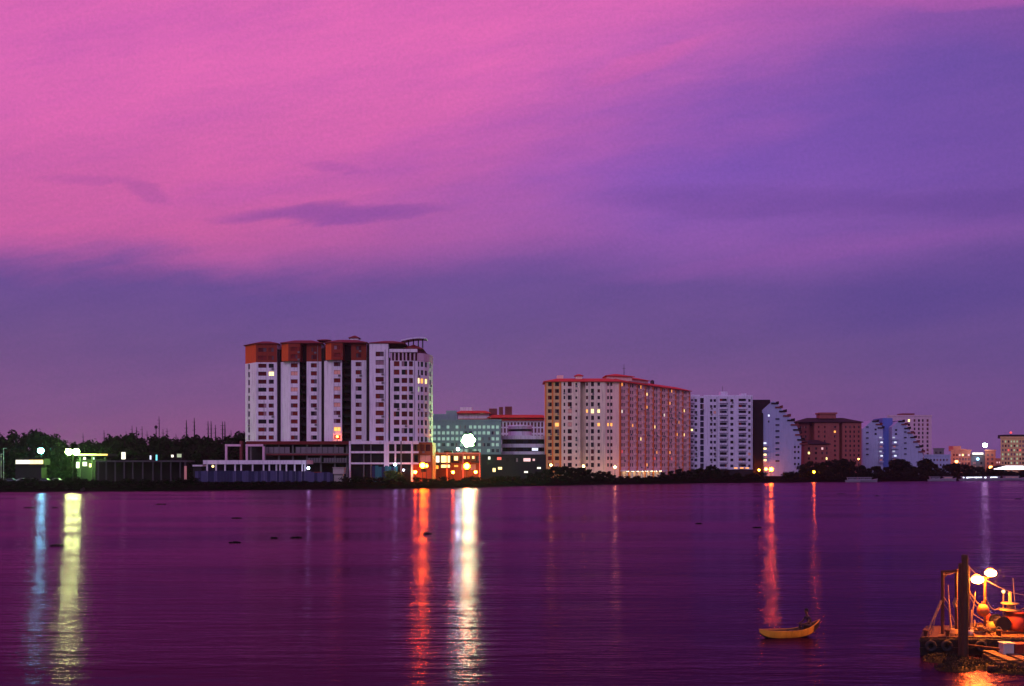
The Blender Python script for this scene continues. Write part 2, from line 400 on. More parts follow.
# ------------------------------------------------------------------ buildings
class Building:
    def __init__(s, name, label, base, group=None, cat='building'):
        s.root = thing(name, label, cat, base, group); s.wins = []
    def part(s, name, mb, mats, parent=None, label=None):
        o = mb.build(name, mats, parent or s.root)
        if label: o['label'] = label
        return o
    def face(s, mb, A, B, z0, z1, ops=(), depth=0.35, m=0, rev=0, glass='glass_dark', frame=True):
        """wall from A to B (outside on the right-hand side) with real openings; each opening gets a window"""
        A = Vector(A); B = Vector(B); L = (B - A).length; d = (B - A) / L; nrm = Vector((d.y, -d.x))
        us = sorted({0.0, L} | {round(q, 3) for o in ops for q in (o[0], o[1])})
        zs = sorted({z0, z1} | {round(q, 3) for o in ops for q in (o[2], o[3])})
        P = lambda uu, zz, dd=0.0: (A.x + d.x * uu - nrm.x * dd, A.y + d.y * uu - nrm.y * dd, zz)
        for ua, ub in zip(us, us[1:]):
            run = None
            for za, zb in list(zip(zs, zs[1:])) + [(None, None)]:
                hole = za is None or any(o[0] - .002 <= ua and ub <= o[1] + .002 and o[2] - .002 <= za and zb <= o[3] + .002 for o in ops)
                if not hole: run = (run[0], zb) if run else (za, zb)
                elif run: mb.quad(P(ua, run[0]), P(ub, run[0]), P(ub, run[1]), P(ua, run[1]), m); run = None
        for o in ops:
            a, b, za, zb = o[:4]
            for q in (((a, za), (a, zb)), ((b, zb), (b, za)), ((a, zb), (b, zb)), ((b, za), (a, za))):
                (u1, z1_), (u2, z2_) = q
                mb.quad(P(u1, z1_), P(u1, z1_, depth + .02), P(u2, z2_, depth + .02), P(u2, z2_), rev)
            s.wins.append(dict(P=P, a=a, b=b, za=za, zb=zb, dp=depth, mat=(o[4] if len(o) > 4 else None) or glass, area=(b - a) * (zb - za),
                               c=proj(P((a + b) / 2, (za + zb) / 2)), fr=frame))
    @staticmethod
    def winmesh(mb, w, m0, m1, mcur=None):
        P, a, b, za, zb, dp = w['P'], w['a'], w['b'], w['za'], w['zb'], w['dp']
        mb.quad(P(a, za, dp), P(b, za, dp), P(b, zb, dp), P(a, zb, dp), m0)
        if w['fr'] and (b - a) > 0.9 and mcur is not None and not w['mat'].startswith('lit') and random.random() < .5:      # half-drawn curtain behind the glass bars
            f_ = random.uniform(.2, .5); e2 = dp - .02; left = random.random() < .5
            c0, c1 = (a, a + (b - a) * f_) if left else (b - (b - a) * f_, b)
            mb.quad(P(c0, za, e2), P(c1, za, e2), P(c1, zb, e2), P(c0, zb, e2), mcur)
        if w['fr'] and (b - a) > 0.9:
            t = 0.07; e = dp - 0.06
            def bar(u0, u1, z0, z1):
                mb.add([P(u0, z0, e), P(u1, z0, e), P(u1, z1, e), P(u0, z1, e), P(u0, z0, dp), P(u1, z0, dp), P(u1, z1, dp), P(u0, z1, dp)],
                       [(0, 1, 2, 3), (0, 4, 5, 1), (1, 5, 6, 2), (2, 6, 7, 3), (3, 7, 4, 0)], m1)
            bar(a, a + t, za, zb); bar(b - t, b, za, zb); bar(a + t, b - t, zb - t, zb); bar(a + t, b - t, za, za + t)
            c = (a + b) / 2; bar(c - t / 2, c + t / 2, za + t, zb - t)
    def clutter(s, nac, npipe, ylim=None):
        cand = [w for w in s.wins if ylim is None or w['P'](w['a'], 0)[1] < ylim]
        for w in random.sample(cand, min(nac, len(cand))):
            P = w['P']; a = w['b'] - .9; z1 = w['za'] - .12; mb = MB()
            c = [P(a, z1 - .75, -.45), P(a + .95, z1 - .75, -.45), P(a + .95, z1, -.45), P(a, z1, -.45), P(a, z1 - .75, .02), P(a + .95, z1 - .75, .02), P(a + .95, z1, .02), P(a, z1, .02)]
            mb.add(c, [(0, 1, 2, 3), (0, 4, 5, 1), (1, 5, 6, 2), (2, 6, 7, 3), (3, 7, 4, 0)]); mb.build('air_conditioner', 'concrete', s.root)
        for w in random.sample(cand, min(npipe, len(cand))):
            P = w['P']; u_ = w['b'] + .55; zt_ = max(q['zb'] for q in s.wins if q['P'] is P) + .8; zl_ = min(q['za'] for q in s.wins if q['P'] is P) - .8
            mb = MB(); mb.tube([P(u_, zl_, -.14), P(u_, zt_, -.14)], .1, 6); mb.build('drain_pipe', 'grey_metal', s.root)
    def finish(s, lit=(), frame='dark_metal', limit=100):
        for px, py, mat in lit:
            w = min(s.wins, key=lambda q: abs(q['c'][0] - px) * 1.0 + abs(q['c'][1] - py)); w['mat'] = mat
        s.wins.sort(key=lambda q: -(q['area'] + (50 if q['mat'].startswith('lit') else 0)))
        for w in s.wins[:limit]:
            mb = MB(); s.winmesh(mb, w, 0, 1, 2); mb.build('window', [w['mat'], frame, random.choice(('curtain', 'curtain_dark', 'glass_brown', 'curtain_dark'))], s.root)
        rest = s.wins[limit:]
        if rest:
            ms = sorted({w['mat'] for w in rest}); mb = MB()
            for w in rest: s.winmesh(mb, w, ms.index(w['mat']), len(ms), len(ms) + 1)
            tag(mb.build('window', ms + [frame, 'curtain_dark'], s.root), kind='stuff')
def face_u(A, B, px):
    k = (px - 512) / F; t = (k * A[1] - A[0]) / ((B[0] - A[0]) - k * (B[1] - A[1]))
    return t * math.hypot(B[0] - A[0], B[1] - A[1])
def pick(*ws):
    r_ = random.random(); a = 0
    for m, q in ws:
        a += q
        if r_ < a: return m
    return ws[-1][0]
def cols_ops(A, B, cols, zc, hh, mats, skip=()):
    """openings: columns in pixels across the face, row centres zc in metres, height hh"""
    L = math.hypot(B[0] - A[0], B[1] - A[1]); out = []
    for c in cols:
        a, b = face_u(A, B, c[0]), face_u(A, B, c[1]); a = max(a, .15); b = min(b, L - .15)
        h_ = c[2] if len(c) > 2 else hh
        for z in zc:
            out.append((round(a, 3), round(b, 3), round(z - h_ / 2, 3), round(z + h_ / 2, 3), pick(*mats)))
    return out
def P2(px, Y): return (X(px, Y), Y)

# --- the tall white apartment tower with four wings on a podium
WM = (('glass_red', .45), ('glass_brown', .3), ('glass_dark', .25))
b1 = Building('apartment_tower', 'tall white apartment tower of four wings with orange top floors above a podium', (X(335, 425), 425, GZ))
YA = 426.0; Y4_ = 404.0
zrow = lambda r_, Y=YA: Z(349.8 + 7.97 * r_, YA)
zt1 = Z(344, YA); zo = Z(362.3, YA); zb1 = Z(441.5, YA); D1 = 19
low = [zrow(r_) for r_ in range(2, 12)]; hi = [zrow(0), zrow(1)]
# wing one
q0, q1, q2 = P2(245.3, YA + 7), P2(256, YA), P2(277, YA)
wl, wo = MB(), MB()
q3, q4 = (q2[0], YA + D1), (q0[0], YA + D1)
b1.face(wl, q0, q1, zb1, zo, cols_ops(q0, q1, [(248.0, 249.8, 2.3)], low, 2, (('glass_dark', 1),)))
b1.face(wl, q1, q2, zb1, zo, cols_ops(q1, q2, [(258.2, 266.4), (268.6, 273.8)], low, 1.75, WM))
b1.face(wl, q2, q3, zb1, zt1); b1.face(wl, q3, q4, zb1, zt1); b1.face(wl, q4, q0, zb1, zt1)
b1.part('wall', wl, 'white_wall')
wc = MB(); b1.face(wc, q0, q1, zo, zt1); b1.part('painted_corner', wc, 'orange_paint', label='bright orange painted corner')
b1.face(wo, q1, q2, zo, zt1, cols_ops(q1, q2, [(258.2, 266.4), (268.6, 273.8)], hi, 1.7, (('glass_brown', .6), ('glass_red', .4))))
b1.part('painted_top', wo, 'orange_paint_shade', label='orange top floors painted darker for shade')
rf = MB(); rf.hip([q0, q1, q2, q3, q4], zt1, 1.3, 4, 0.7, 0.3); b1.part('roof', rf, 'red_tile')
# wings two and three share a plan: blank wall, window bay, dark balcony slot, right bay
def wing(Y, x, zt, zoo, lowz, hiz):
    s0, s1, s2, s3, s4, s5 = x
    bw = MB(); ob = MB(); sl_ = MB()
    A, B = P2(s0, Y + 3), P2(s1, Y); C = P2(s3, Y); Dd, E = P2(s4, Y), P2(s5, Y)
    back = Y + D1
    cw = [(s1 + 1.0, s2)]
    b1.face(bw, A, B, zb1, zoo); b1.face(bw, B, C, zb1, zoo, cols_ops(B, C, cw, lowz, 1.75, (('glass_brown', .7), ('glass_red', .3))))
    b1.face(bw, Dd, E, zb1, zoo, cols_ops(Dd, E, [((s4 + s5) / 2 - 3.2, (s4 + s5) / 2 + 2.8)], lowz, 1.8, WM))
    b1.face(bw, E, (E[0], back), zb1, zt); b1.face(bw, (E[0], back), (A[0], back), zb1, zt); b1.face(bw, (A[0], back), A, zb1, zt)
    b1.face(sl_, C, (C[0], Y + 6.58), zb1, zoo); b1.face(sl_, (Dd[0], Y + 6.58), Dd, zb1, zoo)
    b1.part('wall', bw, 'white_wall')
    # orange top storeys, the left block overhangs
    oA, oB, oC = P2(s0 + 1.4, Y - 1.0), P2(s1 - 1.5, Y - 2.2), P2(s3 + .6, Y - 2.2)
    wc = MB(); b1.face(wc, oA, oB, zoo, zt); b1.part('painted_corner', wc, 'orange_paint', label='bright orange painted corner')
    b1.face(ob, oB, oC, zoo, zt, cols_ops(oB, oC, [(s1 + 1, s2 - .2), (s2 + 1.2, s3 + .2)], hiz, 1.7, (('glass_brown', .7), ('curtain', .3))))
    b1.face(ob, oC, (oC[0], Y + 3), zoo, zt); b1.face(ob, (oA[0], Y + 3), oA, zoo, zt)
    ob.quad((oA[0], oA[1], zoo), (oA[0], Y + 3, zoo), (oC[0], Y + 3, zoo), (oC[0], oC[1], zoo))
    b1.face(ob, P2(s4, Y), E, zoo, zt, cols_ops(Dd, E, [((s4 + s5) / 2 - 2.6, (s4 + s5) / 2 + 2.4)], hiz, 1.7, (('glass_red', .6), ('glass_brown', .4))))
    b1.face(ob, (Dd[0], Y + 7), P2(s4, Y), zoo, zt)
    b1.part('painted_top', ob, 'orange_paint_shade', label='orange top floors painted darker for shade')
    # the slot with its balconies, its walls painted near-black for shade
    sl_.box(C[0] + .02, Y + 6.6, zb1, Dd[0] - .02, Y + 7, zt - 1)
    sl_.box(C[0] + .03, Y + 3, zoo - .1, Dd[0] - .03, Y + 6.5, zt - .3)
    b1.part('recess_shade', sl_, 'dark_slot')
    for z in lowz:
        bb = MB(); bb.box(C[0] + .05, Y + 2.4, z - 1.5, Dd[0] - .05, Y + 6.5, z - 1.32); bb.box(C[0] + .05, Y + 2.4, z - 1.32, Dd[0] - .05, Y + 2.55, z - .45)
        b1.part('balcony', bb, 'dark_concrete')
    r2 = MB(); r2.hip([P2(s0 + 1, Y - 2), P2(s5, Y - 2), (E[0], back), (A[0], back)], zt, 1.6, 5, .5, .3); b1.part('roof', r2, 'red_tile')
wing(424, (280.2, 289.8, 297.6, 299.6, 306.6, 321.4), Z(344, 424), Z(361.5, 424), [Z(349.3 + 8.02 * k, 424) for k in range(2, 12)], [Z(349.6, 424), Z(357, 424)])
wing(419, (324.2, 332.8, 340.4, 342.0, 351.2, 366.4), Z(343.5, 419), Z(360.3, 419), [Z(347.9 + 8.12 * k, 419) for k in range(2, 12)], [Z(348, 419), Z(355.4, 419)])
# dark infill painting the shade in the joints between the wings
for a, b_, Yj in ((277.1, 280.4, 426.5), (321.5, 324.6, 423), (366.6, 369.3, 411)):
    j = MB(); j.box(X(a, Yj), Yj, zb1, X(b_, Yj), Yj + 10, zt1 - 2.2); b1.part('joint_shade', j, 'dark_slot')
# roof turret
t_ = MB(); t_.box(X(350.5, 428), 427, Z(342, 428), X(358.5, 428), 431, Z(338.4, 428)); tw = b1.part('roof_turret', t_, 'white_wall')
t_ = MB(); t_.hip([(X(350.5, 428), 427), (X(358.5, 428), 427), (X(358.5, 428), 431), (X(350.5, 428), 431)], Z(338.4, 428), 1.1, 1.4, .7, .15); b1.part('turret_roof', t_, 'red_tile', tw)
t_ = MB(); t_.hip([(X(319, 428), 427), (X(330, 428), 427), (X(330, 428), 435), (X(319, 428), 435)], Z(341, 428), .5, 1.5, .6, .3); b1.part('roof', t_, 'red_tile')
# wing four: slab plus curved corner
Y4 = 404.0
z4t = Z(343.5, Y4); z4b = Z(442, Y4)
r4 = [Z(354 + 8.42 * k, Y4) for k in range(11)]
bw = MB(); A, B = P2(369.4, Y4), P2(388.2, Y4)
b1.face(bw, A, B, z4b, z4t, cols_ops(A, B, [(375.6, 383.8)], r4, 1.9, (('glass_red', .55), ('glass_brown', .45))))
b1.face(bw, B, (B[0], Y4 + 3), z4b, z4t); b1.face(bw, (A[0], Y4 + 22), A, z4b, z4t)
b1.part('wall', bw, 'white_wall')
j = MB(); j.box(B[0] + .02, Y4 + 2.6, z4b, X(390.6, Y4), Y4 + 3, Z(357, Y4)); b1.part('joint_shade', j, 'dark_slot')  # near-black infill painting the shade of the slim joint
cur = [P2(390.2, Y4 + .5), P2(408, Y4 + .5), P2(417.5, Y4 + 1.6), P2(424, Y4 + 3.6), P2(429, Y4 + 7), P2(432.3, Y4 + 12), P2(432.8, Y4 + 20)]
zct = Z(360.5, Y4); rc = [Z(363.6 + 8.38 * k, Y4) for k in range(10)]
bw = MB()
ccols = [[(393.8, 399.4), (401.6, 407.2)], [(409, 413)], [(418.0, 419.6), (420.8, 423.4)], [(425, 427.3)], [(429.6, 431)], []]
b1.face(bw, (cur[0][0], Y4 + 3), cur[0], z4b, zct)
for (a, b_), cc in zip(zip(cur, cur[1:]), ccols):
    b1.face(bw, a, b_, z4b, zct, cols_ops(a, b_, cc, rc, 2.05, (('glass_dark', .55), ('glass_red', .3), ('glass_brown', .15))))
b1.face(bw, cur[-1], (A[0], Y4 + 22), z4b, zct)
bw.add([(q[0], q[1], zct) for q in cur] + [(cur[0][0], Y4 + 20, zct)], [tuple(range(8))], 0)
b1.part('wall', bw, 'white_wall')
# penthouse terrace, columns and the swept roof canopy
bw = MB(); pts_ = [P2(390.4, Y4 + 2.6), P2(409, Y4 + 2.6), P2(420, Y4 + 5), P2(424, Y4 + 9), (X(424, Y4), Y4 + 18), (X(390.4, Y4), Y4 + 18)]
bw.prism(pts_, zct + .02, Z(349, Y4)); b1.part('penthouse_wall', bw, 'glass_red')
for px_, Yc in ((391, .9), (394.5, .9), (398.5, .9), (402.5, .9), (406, .9), (410, 1.1), (414, 1.5)):
    c_ = MB(); c_.box(X(px_, Y4) - .3, Y4 + Yc, zct + .02, X(px_, Y4) + .3, Y4 + Yc + .6, Z(352, Y4)); b1.part('terrace_column', c_, 'pink_wall')
c_ = MB(); c_.box(X(389, Y4), Y4 + .5, Z(351.9, Y4), X(417, Y4), Y4 + 3, Z(348.8, Y4)); b1.part('terrace_beam', c_, 'white_wall')
c_ = MB()
for (a, b_) in zip(cur[2:], cur[3:]):
    va, vb = Vector(a), Vector(b_); d_ = (vb - va).normalized(); n_ = Vector((d_.y, -d_.x))
    p4 = [va + n_ * .1, vb + n_ * .1, vb - n_ * .25, va - n_ * .25]
    c_.prism([(q.x, q.y) for q in p4], zct + .03, Z(352.5, Y4))
b1.part('parapet', c_, 'pink_wall')
c_ = MB(); c_.hip([(X(370, Y4), Y4), (X(404, Y4), Y4), (X(404, Y4), Y4 + 20), (X(370, Y4), Y4 + 20)], z4t, 1.3, 5, .4, .35); b1.part('roof', c_, 'red_tile')
c_ = MB(); c_.hip([(X(402, Y4), Y4 + 4), (X(421, Y4), Y4 + 5), (X(421, Y4), Y4 + 18), (X(402, Y4), Y4 + 18)], Z(348, Y4), 2.1, 4, .5, .3); b1.part('roof', c_, 'red_tile')
c_ = MB(); cv = []
for k in range(13):
    t = k / 12; px_ = 399 + 25.5 * t; py_ = 338.2 - 3.4 * math.sin(t * 1.9 + .15)
    cv.append((X(px_, Y4), Z(py_, Y4)))
c_.profile(cv[::1] + [(x, z - .55) for x, z in cv[::-1]], Y4 + 7, Y4 + 15); cn = b1.part('roof_canopy', c_, 'cool_wall', label='pale swept canopy on the roof')
for px_ in (406, 411, 416, 420.5):
    c2 = MB(); c2.tube([(X(px_, Y4), Y4 + 10, Z(345, Y4)), (X(px_, Y4), Y4 + 10, Z(336.2, Y4))], .25); b1.part('canopy_post', c2, 'dark_metal', cn)
# podium, right half: white frame with dark glazing
pr = MB(); pr.box(X(350, 403), 405, GZ, X(411, 403), 424, Z(442.4, 404)); b1.part('podium_glazing', pr, 'glass_dark')
pf = MB(); Yp = 402.6
for y0_, y1_ in ((441.0, 444.0), (451.2, 453.2), (462.4, 464.2)): pf.box(X(349, Yp), Yp, Z(y1_, Yp), X(418.4, Yp), Yp + 2.3, Z(y0_, Yp))
b1.part('podium_beam', pf, 'white_wall')
for a, b_ in ((349, 350.6), (384, 388.8), (411, 413), (363, 363.8), (370, 370.9), (394.5, 396), (400.5, 401.7)):
    c_ = MB(); yy = Yp - .15 if b_ - a > 1.1 else Yp + .9
    c_.box(X(a, Yp), yy, GZ, X(b_, Yp), yy + 1.2, Z(441.2, Yp)); b1.part('podium_column', c_, 'white_wall' if b_ - a > 1.4 else 'concrete')
pw_ = MB(); A, B = P2(413.2, 406), P2(432.4, 406)
b1.face(pw_, A, B, GZ, Z(442.2, 404), [(face_u(A, B, a), face_u(A, B, b_), Z(y1_, 406), Z(y0_, 406), mt) for a, b_, y0_, y1_, mt in
    ((420, 424.6, 444.5, 451, 'glass_brown'), (425.6, 430.4, 444.5, 451, 'glass_red'), (414.2, 417.4, 444.5, 451, 'glass_dark'), (419.6, 430.6, 455, 462, 'lit_dim'), (421, 426, 465, 472, 'glass_dark'), (414.2, 417.8, 455, 462, 'glass_dark'))], .8)
b1.face(pw_, B, (B[0], 425), GZ, Z(442.2, 404)); b1.face(pw_, (A[0], 425), A, GZ, Z(442.2, 404)); b1.part('podium_wall', pw_, 'orange_wash_wall')
# podium, left half: three dark decks with grey balustrade panels and columns
pl = MB(); pl.box(X(246, 428), 428, GZ, X(349, 424), 445, zb1 - .3); b1.part('podium_wall', pl, 'dark_concrete')
for y0_, y1_, a, b_, mt in ((441.2, 444.3, 246, 349.5, 'red_tile'), (447, 453, 263, 349.5, 'concrete'), (458, 462.3, 308, 349.5, 'concrete'), (453.6, 455.2, 266, 349, 'brick_red')):
    c_ = MB()
    if mt == 'concrete':
        xa = X(a, 418); w_ = (X(b_, 418) - xa) / 16
        for k in range(16):
            if (k * 7) % 16 in (3, 9): continue
            c_.box(xa + k * w_ + .12, 417.8, Z(y1_, 418), xa + (k + 1) * w_ - .12, 418, Z(y0_, 418))
        c_.box(xa, 418.02, Z(y1_, 418) - .25, X(b_, 418), 427.9, Z(y1_, 418) - .02)
        b1.part('balustrade', c_, mt)
    else:
        c_.box(X(a, 417), 417.2, Z(y1_, 417), X(b_, 417), 427.9, Z(y0_, 417)); b1.part('podium_deck', c_, mt)
for px_ in (251, 265, 279, 293, 307, 321, 335, 347):
    c_ = MB(); c_.box(X(px_, 420) - .35, 419.5, GZ, X(px_, 420) + .35, 420.2, Z(444.4, 420)); b1.part('podium_column', c_, 'concrete')
b1.clutter(26, 5)
b1.finish(lit=[(271.3, 373.8, 'lit_warm'), (420, 380.4, 'lit_warm'), (422.6, 380.4, 'lit_orange'), (426, 380.4, 'lit_warm'), (419, 389, 'lit_green'), (337, 429, 'lit_orange'),
               (337, 372, 'lit_dim'), (337, 388.5, 'lit_dim'), (337, 404.5, 'lit_dim'), (294, 373.5, 'lit_dim'), (294, 389.5, 'lit_dim'), (380, 362.4, 'curtain')])

# --- green-lit office behind the floodlight
b2 = Building('office_block', 'low teal office block lit green by glowing panes and an added lamp beside the tall tower', (X(466, 500), 500, GZ))
m2 = MB(); A, B = P2(430, 500), P2(501, 500)
zc = [Z(427 + 5.9 * k, 500) for k in range(6)]
cc = [(433 + 4.5 * k, 435.9 + 4.5 * k) for k in range(15)]
b2.face(m2, A, B, GZ, Z(421, 500), cols_ops(A, B, cc, zc, 1.7, (('lit_mint_wash', .62), ('glass_blue', .2), ('teal_wall', .18))))
b2.face(m2, B, (B[0], 520), GZ, Z(421, 500)); b2.face(m2, (A[0], 520), A, GZ, Z(421, 500)); b2.face(m2, (B[0], 520), (A[0], 520), GZ, Z(421, 500))
m2.box(A[0] - .3, 499.7, Z(421, 500), B[0] + .3, 520, Z(421, 500) + .8)
b2.part('wall', m2, 'teal_wall')
m2 = MB(); m2.box(X(433, 508), 508, Z(421, 500) + .83, X(457, 508), 518, Z(414, 508)); m2.box(X(446, 508), 509, Z(414, 508), X(456, 508), 517, Z(410.5, 508)); b2.part('roof_house', m2, 'teal_wall')
b2.finish(frame='grey_metal')

# --- hotel with long red roofs further back
b3 = Building('hotel_building', 'pale hotel with long red roof bands behind the teal office block', (X(500, 660), 660, GZ))
m3 = MB(); A, B = P2(455, 660), P2(546, 660)
zc = [Z(q, 660) for q in (424.5, 430.5, 437)]
b3.face(m3, A, B, GZ, Z(420.3, 660), cols_ops(A, B, [(456.2 + 3.4 * k, 458.2 + 3.4 * k) for k in range(26)], zc, 3.0, (('brick_red', .5), ('glass_red', .5))))
b3.face(m3, B, (B[0], 690), GZ, Z(420.3, 660)); b3.face(m3, (A[0], 690), A, GZ, Z(420.3, 660))
b3.part('wall', m3, 'white_wall')
m3 = MB(); m3.box(X(456, 662), 662, Z(420.2, 660) + .05, X(489, 662), 688, Z(413, 660)); m3.box(X(460, 662), 664, Z(413, 660), X(472, 662), 680, Z(406.8, 660)); b3.part('roof_house', m3, 'white_wall')
for a, b_, y0_, y1_ in ((456, 490, 410.5, 413.4), (488, 547, 414.6, 418), (455, 547, 418.3, 420.4)):
    c_ = MB(); c_.hip([(X(a, 659), 659), (X(b_, 659), 659), (X(b_, 659), 690), (X(a, 659), 690)], Z(y1_, 659), (y1_ - y0_) * .66 - .4, 3, .6, .4); b3.part('roof', c_, 'bright_tile')
for a, b_, y0_ in ((489, 497, 408.5), (499, 503, 407), (505, 512, 406.5)):
    c_ = MB(); c_.box(X(a, 664), 664, Z(415, 660), X(b_, 664), 670, Z(y0_, 664)); b3.part('roof_house', c_, 'brick_red')
b3.finish(frame='brick_red')

# --- building with curved white balcony bands
b4 = Building('balcony_building', 'small white building with rounded balcony bands and a drum on top', (X(522, 520), 520, GZ))
def rounded(x0, x1, y0, y1, r_, n=6):
    out = []
    for cx, cy, a0 in ((x0 + r_, y0 + r_, 180), (x1 - r_, y0 + r_, 270), (x1 - r_, y1 - r_, 0), (x0 + r_, y1 - r_, 90)):
        for k in range(n + 1):
            t = R(a0 + 90 * k / n); out.append((cx + r_ * math.cos(t), cy + r_ * math.sin(t)))
    return out
c_ = MB(); c_.prism(rounded(X(502, 521), X(545, 521), 521.5, 540, 4), GZ, Z(436.5, 520)); b4.part('glazing', c_, 'glass_dark')
for y0_, y1_ in ((435.5, 439.2), (443.8, 447.4), (451.4, 455), (459, 462.5), (467, 470)):
    c_ = MB(); c_.prism(rounded(X(501, 520), X(546, 520), 519.5, 541, 5), Z(y1_, 520), Z(y0_, 520)); b4.part('balcony', c_, 'cool_wall')
c_ = MB(); c_.lathe((X(520, 528), 530, Z(436, 520)), [(6.2, 0), (6.2, 5.0), (6.6, 5.05), (6.6, 5.8), (0.1, 6.3)], 28); b4.part('drum', c_, 'cool_wall')
c_ = MB(); c_.lathe((X(520, 528), 530, Z(436, 520)), [(6.26, 2.6), (6.26, 3.8)], 28); b4.part('drum_window', c_, 'glass_dark')
c_ = MB(); c_.box(X(497, 519), 522, GZ, X(501, 519), 535, Z(431, 520)); b4.part('stair_wall', c_, 'pink_wall')
for k, (a, b_) in enumerate(((511, 516), (523, 528), (532, 538))):
    for r_, z_ in enumerate((441.4, 449.3, 457)):
        c_ = MB(); mt = 'lit_cool' if (k, r_) == (2, 1) else 'glass_blue'
        c_.box(X(a, 521), 521.36, Z(z_ + 1.4, 521), X(b_, 521), 521.44, Z(z_ - 1.4, 521)); b4.part('window', c_, mt)
b4.finish()

# --- orange-lit shops below the floodlight
b5 = Building('shop_building', 'two storey shop front lit by street lamps, orange wash also painted on its wall, with bright windows', (X(448, 425), 432, GZ))
m5 = MB(); A, B = P2(429, 432), P2(480, 432)
def pxop(A, B, Y, lst): return [(round(face_u(A, B, a), 3), round(face_u(A, B, b_), 3), round(Z(y1_, Y), 3), round(Z(y0_, Y), 3), mt) for a, b_, y0_, y1_, mt in lst]
b5.face(m5, A, B, GZ, Z(454, 432), pxop(A, B, 432, [(434, 439.5, 455.6, 462.6, 'lit_white'), (441, 450, 455.6, 462.6, 'lit_warm'), (454, 458, 456, 460.5, 'lit_warm'),
    (462.6, 465.6, 456, 459, 'lit_warm'), (467.4, 469.6, 456, 459, 'lit_orange'), (472, 474.4, 456, 459, 'lit_warm'), (434, 438.5, 465.2, 469, 'lit_orange'), (441, 450, 464.6, 467.8, 'lit_warm'), (454, 458.2, 465, 467, 'lit_orange'), (461, 464, 464, 470, 'lit_dim'), (470, 476, 464, 470, 'lit_dim'), (451, 453, 455.6, 462.6, 'glass_dark'), (430.4, 433, 456, 470, 'glass_dark'), (459.4, 461.6, 456, 461, 'glass_dark'), (476, 479, 456, 461, 'glass_dark'), (465.6, 469, 464, 471, 'glass_dark')], ))
b5.face(m5, B, (B[0], 445), GZ, Z(454, 432)); b5.face(m5, (A[0], 445), A, GZ, Z(454, 432)); m5.box(A[0], 432, Z(454, 432), B[0], 445, Z(453.3, 432))
b5.part('wall', m5, 'orange_wash_wall')
c_ = MB(); c_.box(X(416.5, 424), 424, Z(454, 424), X(480.5, 424), 425, Z(452.6, 424)); b5.part('canopy_beam', c_, 'coral_wall')
for px_ in (417, 430, 447, 463, 479.6):
    c_ = MB(); c_.box(X(px_, 424) - .25, 424.2, GZ, X(px_, 424) + .25, 424.7, Z(454, 424)); b5.part('canopy_post', c_, 'coral_wall')
for k, (a, b_, q0_, q1_, mt) in enumerate(((431, 440, 463.2, 464.6, 'dark_metal'), (441, 451, 463.3, 464.4, 'red_paint'), (453, 459, 461.2, 462.8, 'dark_metal'), (461, 470, 460, 461.6, 'red_paint'), (471, 479, 461, 462.6, 'dark_metal'))):
    c_ = MB(); c_.profile([(X(a, 430), Z(q1_, 430)), (X(b_, 430), Z(q1_ + .3, 430)), (X(b_, 430), Z(q0_ + .2, 430)), (X(a, 430), Z(q0_, 430))], 429.2, 431.9); b5.part('awning', c_, mt)
for a, b_, q0_, mt in ((431, 438, 451.4, 'orange_wash_wall'), (444, 452, 450.8, 'dark_concrete'), (462, 466, 451.6, 'orange_wash_wall'), (472, 479, 451.0, 'dark_concrete')):
    c_ = MB(); c_.box(X(a, 434), 434, Z(453.3, 432) + .02, X(b_, 434), 438, Z(q0_, 434)); b5.part('roof_clutter', c_, mt)
b5.finish(frame='rust')

b6 = Building('low_building', 'dark low building with a few lit windows and a small red sign', (X(512, 470), 472, GZ))
m6 = MB(); A, B = P2(481, 472), P2(546, 472)
b6.face(m6, A, B, GZ, Z(455, 472), pxop(A, B, 472, [(488, 490.4, 456.4, 459.6, 'lit_white'), (497, 501.5, 457, 460, 'lit_red'), (492.6, 495.6, 468, 472, 'lit_warm'), (498, 502, 467, 469.6, 'lit_warm'),
    (532.6, 535, 458.6, 461, 'lit_pink'), (506, 509, 458, 462, 'glass_dark'), (514, 518, 458, 462, 'glass_dark'), (524, 528, 471, 473, 'lit_white'), (537, 541, 467, 469, 'lit_white')]))
b6.face(m6, B, (B[0], 490), GZ, Z(455, 472)); b6.face(m6, (A[0], 490), A, GZ, Z(455, 472)); m6.box(A[0], 472, Z(455, 472), B[0], 490, Z(454.4, 472)); b6.part('wall', m6, 'dark_concrete')
c_ = MB(); c_.box(X(523.5, 471), 471.4, Z(461.4, 471), X(530.5, 471), 471.9, Z(458.2, 471)); b6.part('sign', c_, 'lit_pink')
b6.finish()

# --- the long apartment block with red roofs
b7 = Building('apartment_block', 'long white and orange apartment block with warm light painted on, under red tiled hip roofs', (X(615, 530), 530, GZ))
Y7 = 505.0; ze = Z(382, Y7); cA = P2(545.5, Y7); cB = P2(561.5, Y7 - .6); cC = P2(580.5, Y7); cD = P2(585.5, Y7); cE = P2(605.5, Y7 - .6); cF = P2(620, Y7); cG = P2(689.5, 571)
zr = [Z(384.2 + 6.73 * k, Y7) for k in range(13)]
m7 = MB(); b7.face(m7, cA, (cB[0], Y7), GZ, ze, cols_ops(cA, (cB[0], Y7), [(548, 551.8), (555, 559)], zr, 1.95, (('glass_dark', .8), ('lit_dim', .08), ('glass_brown', .12)))); b7.part('wall', m7, 'yellow_wall', label='yellow corner bay')
for a in (545.6, 552.6, 560.2):
    c_ = MB(); c_.box(X(a, Y7) - .35, Y7 - .35, GZ, X(a, Y7) + .35, Y7 + .1, ze - .3); b7.part('pilaster', c_, 'pilaster_orange')
m7 = MB()
A, B = P2(561.5, Y7 - .8), P2(580.3, Y7 - .8)
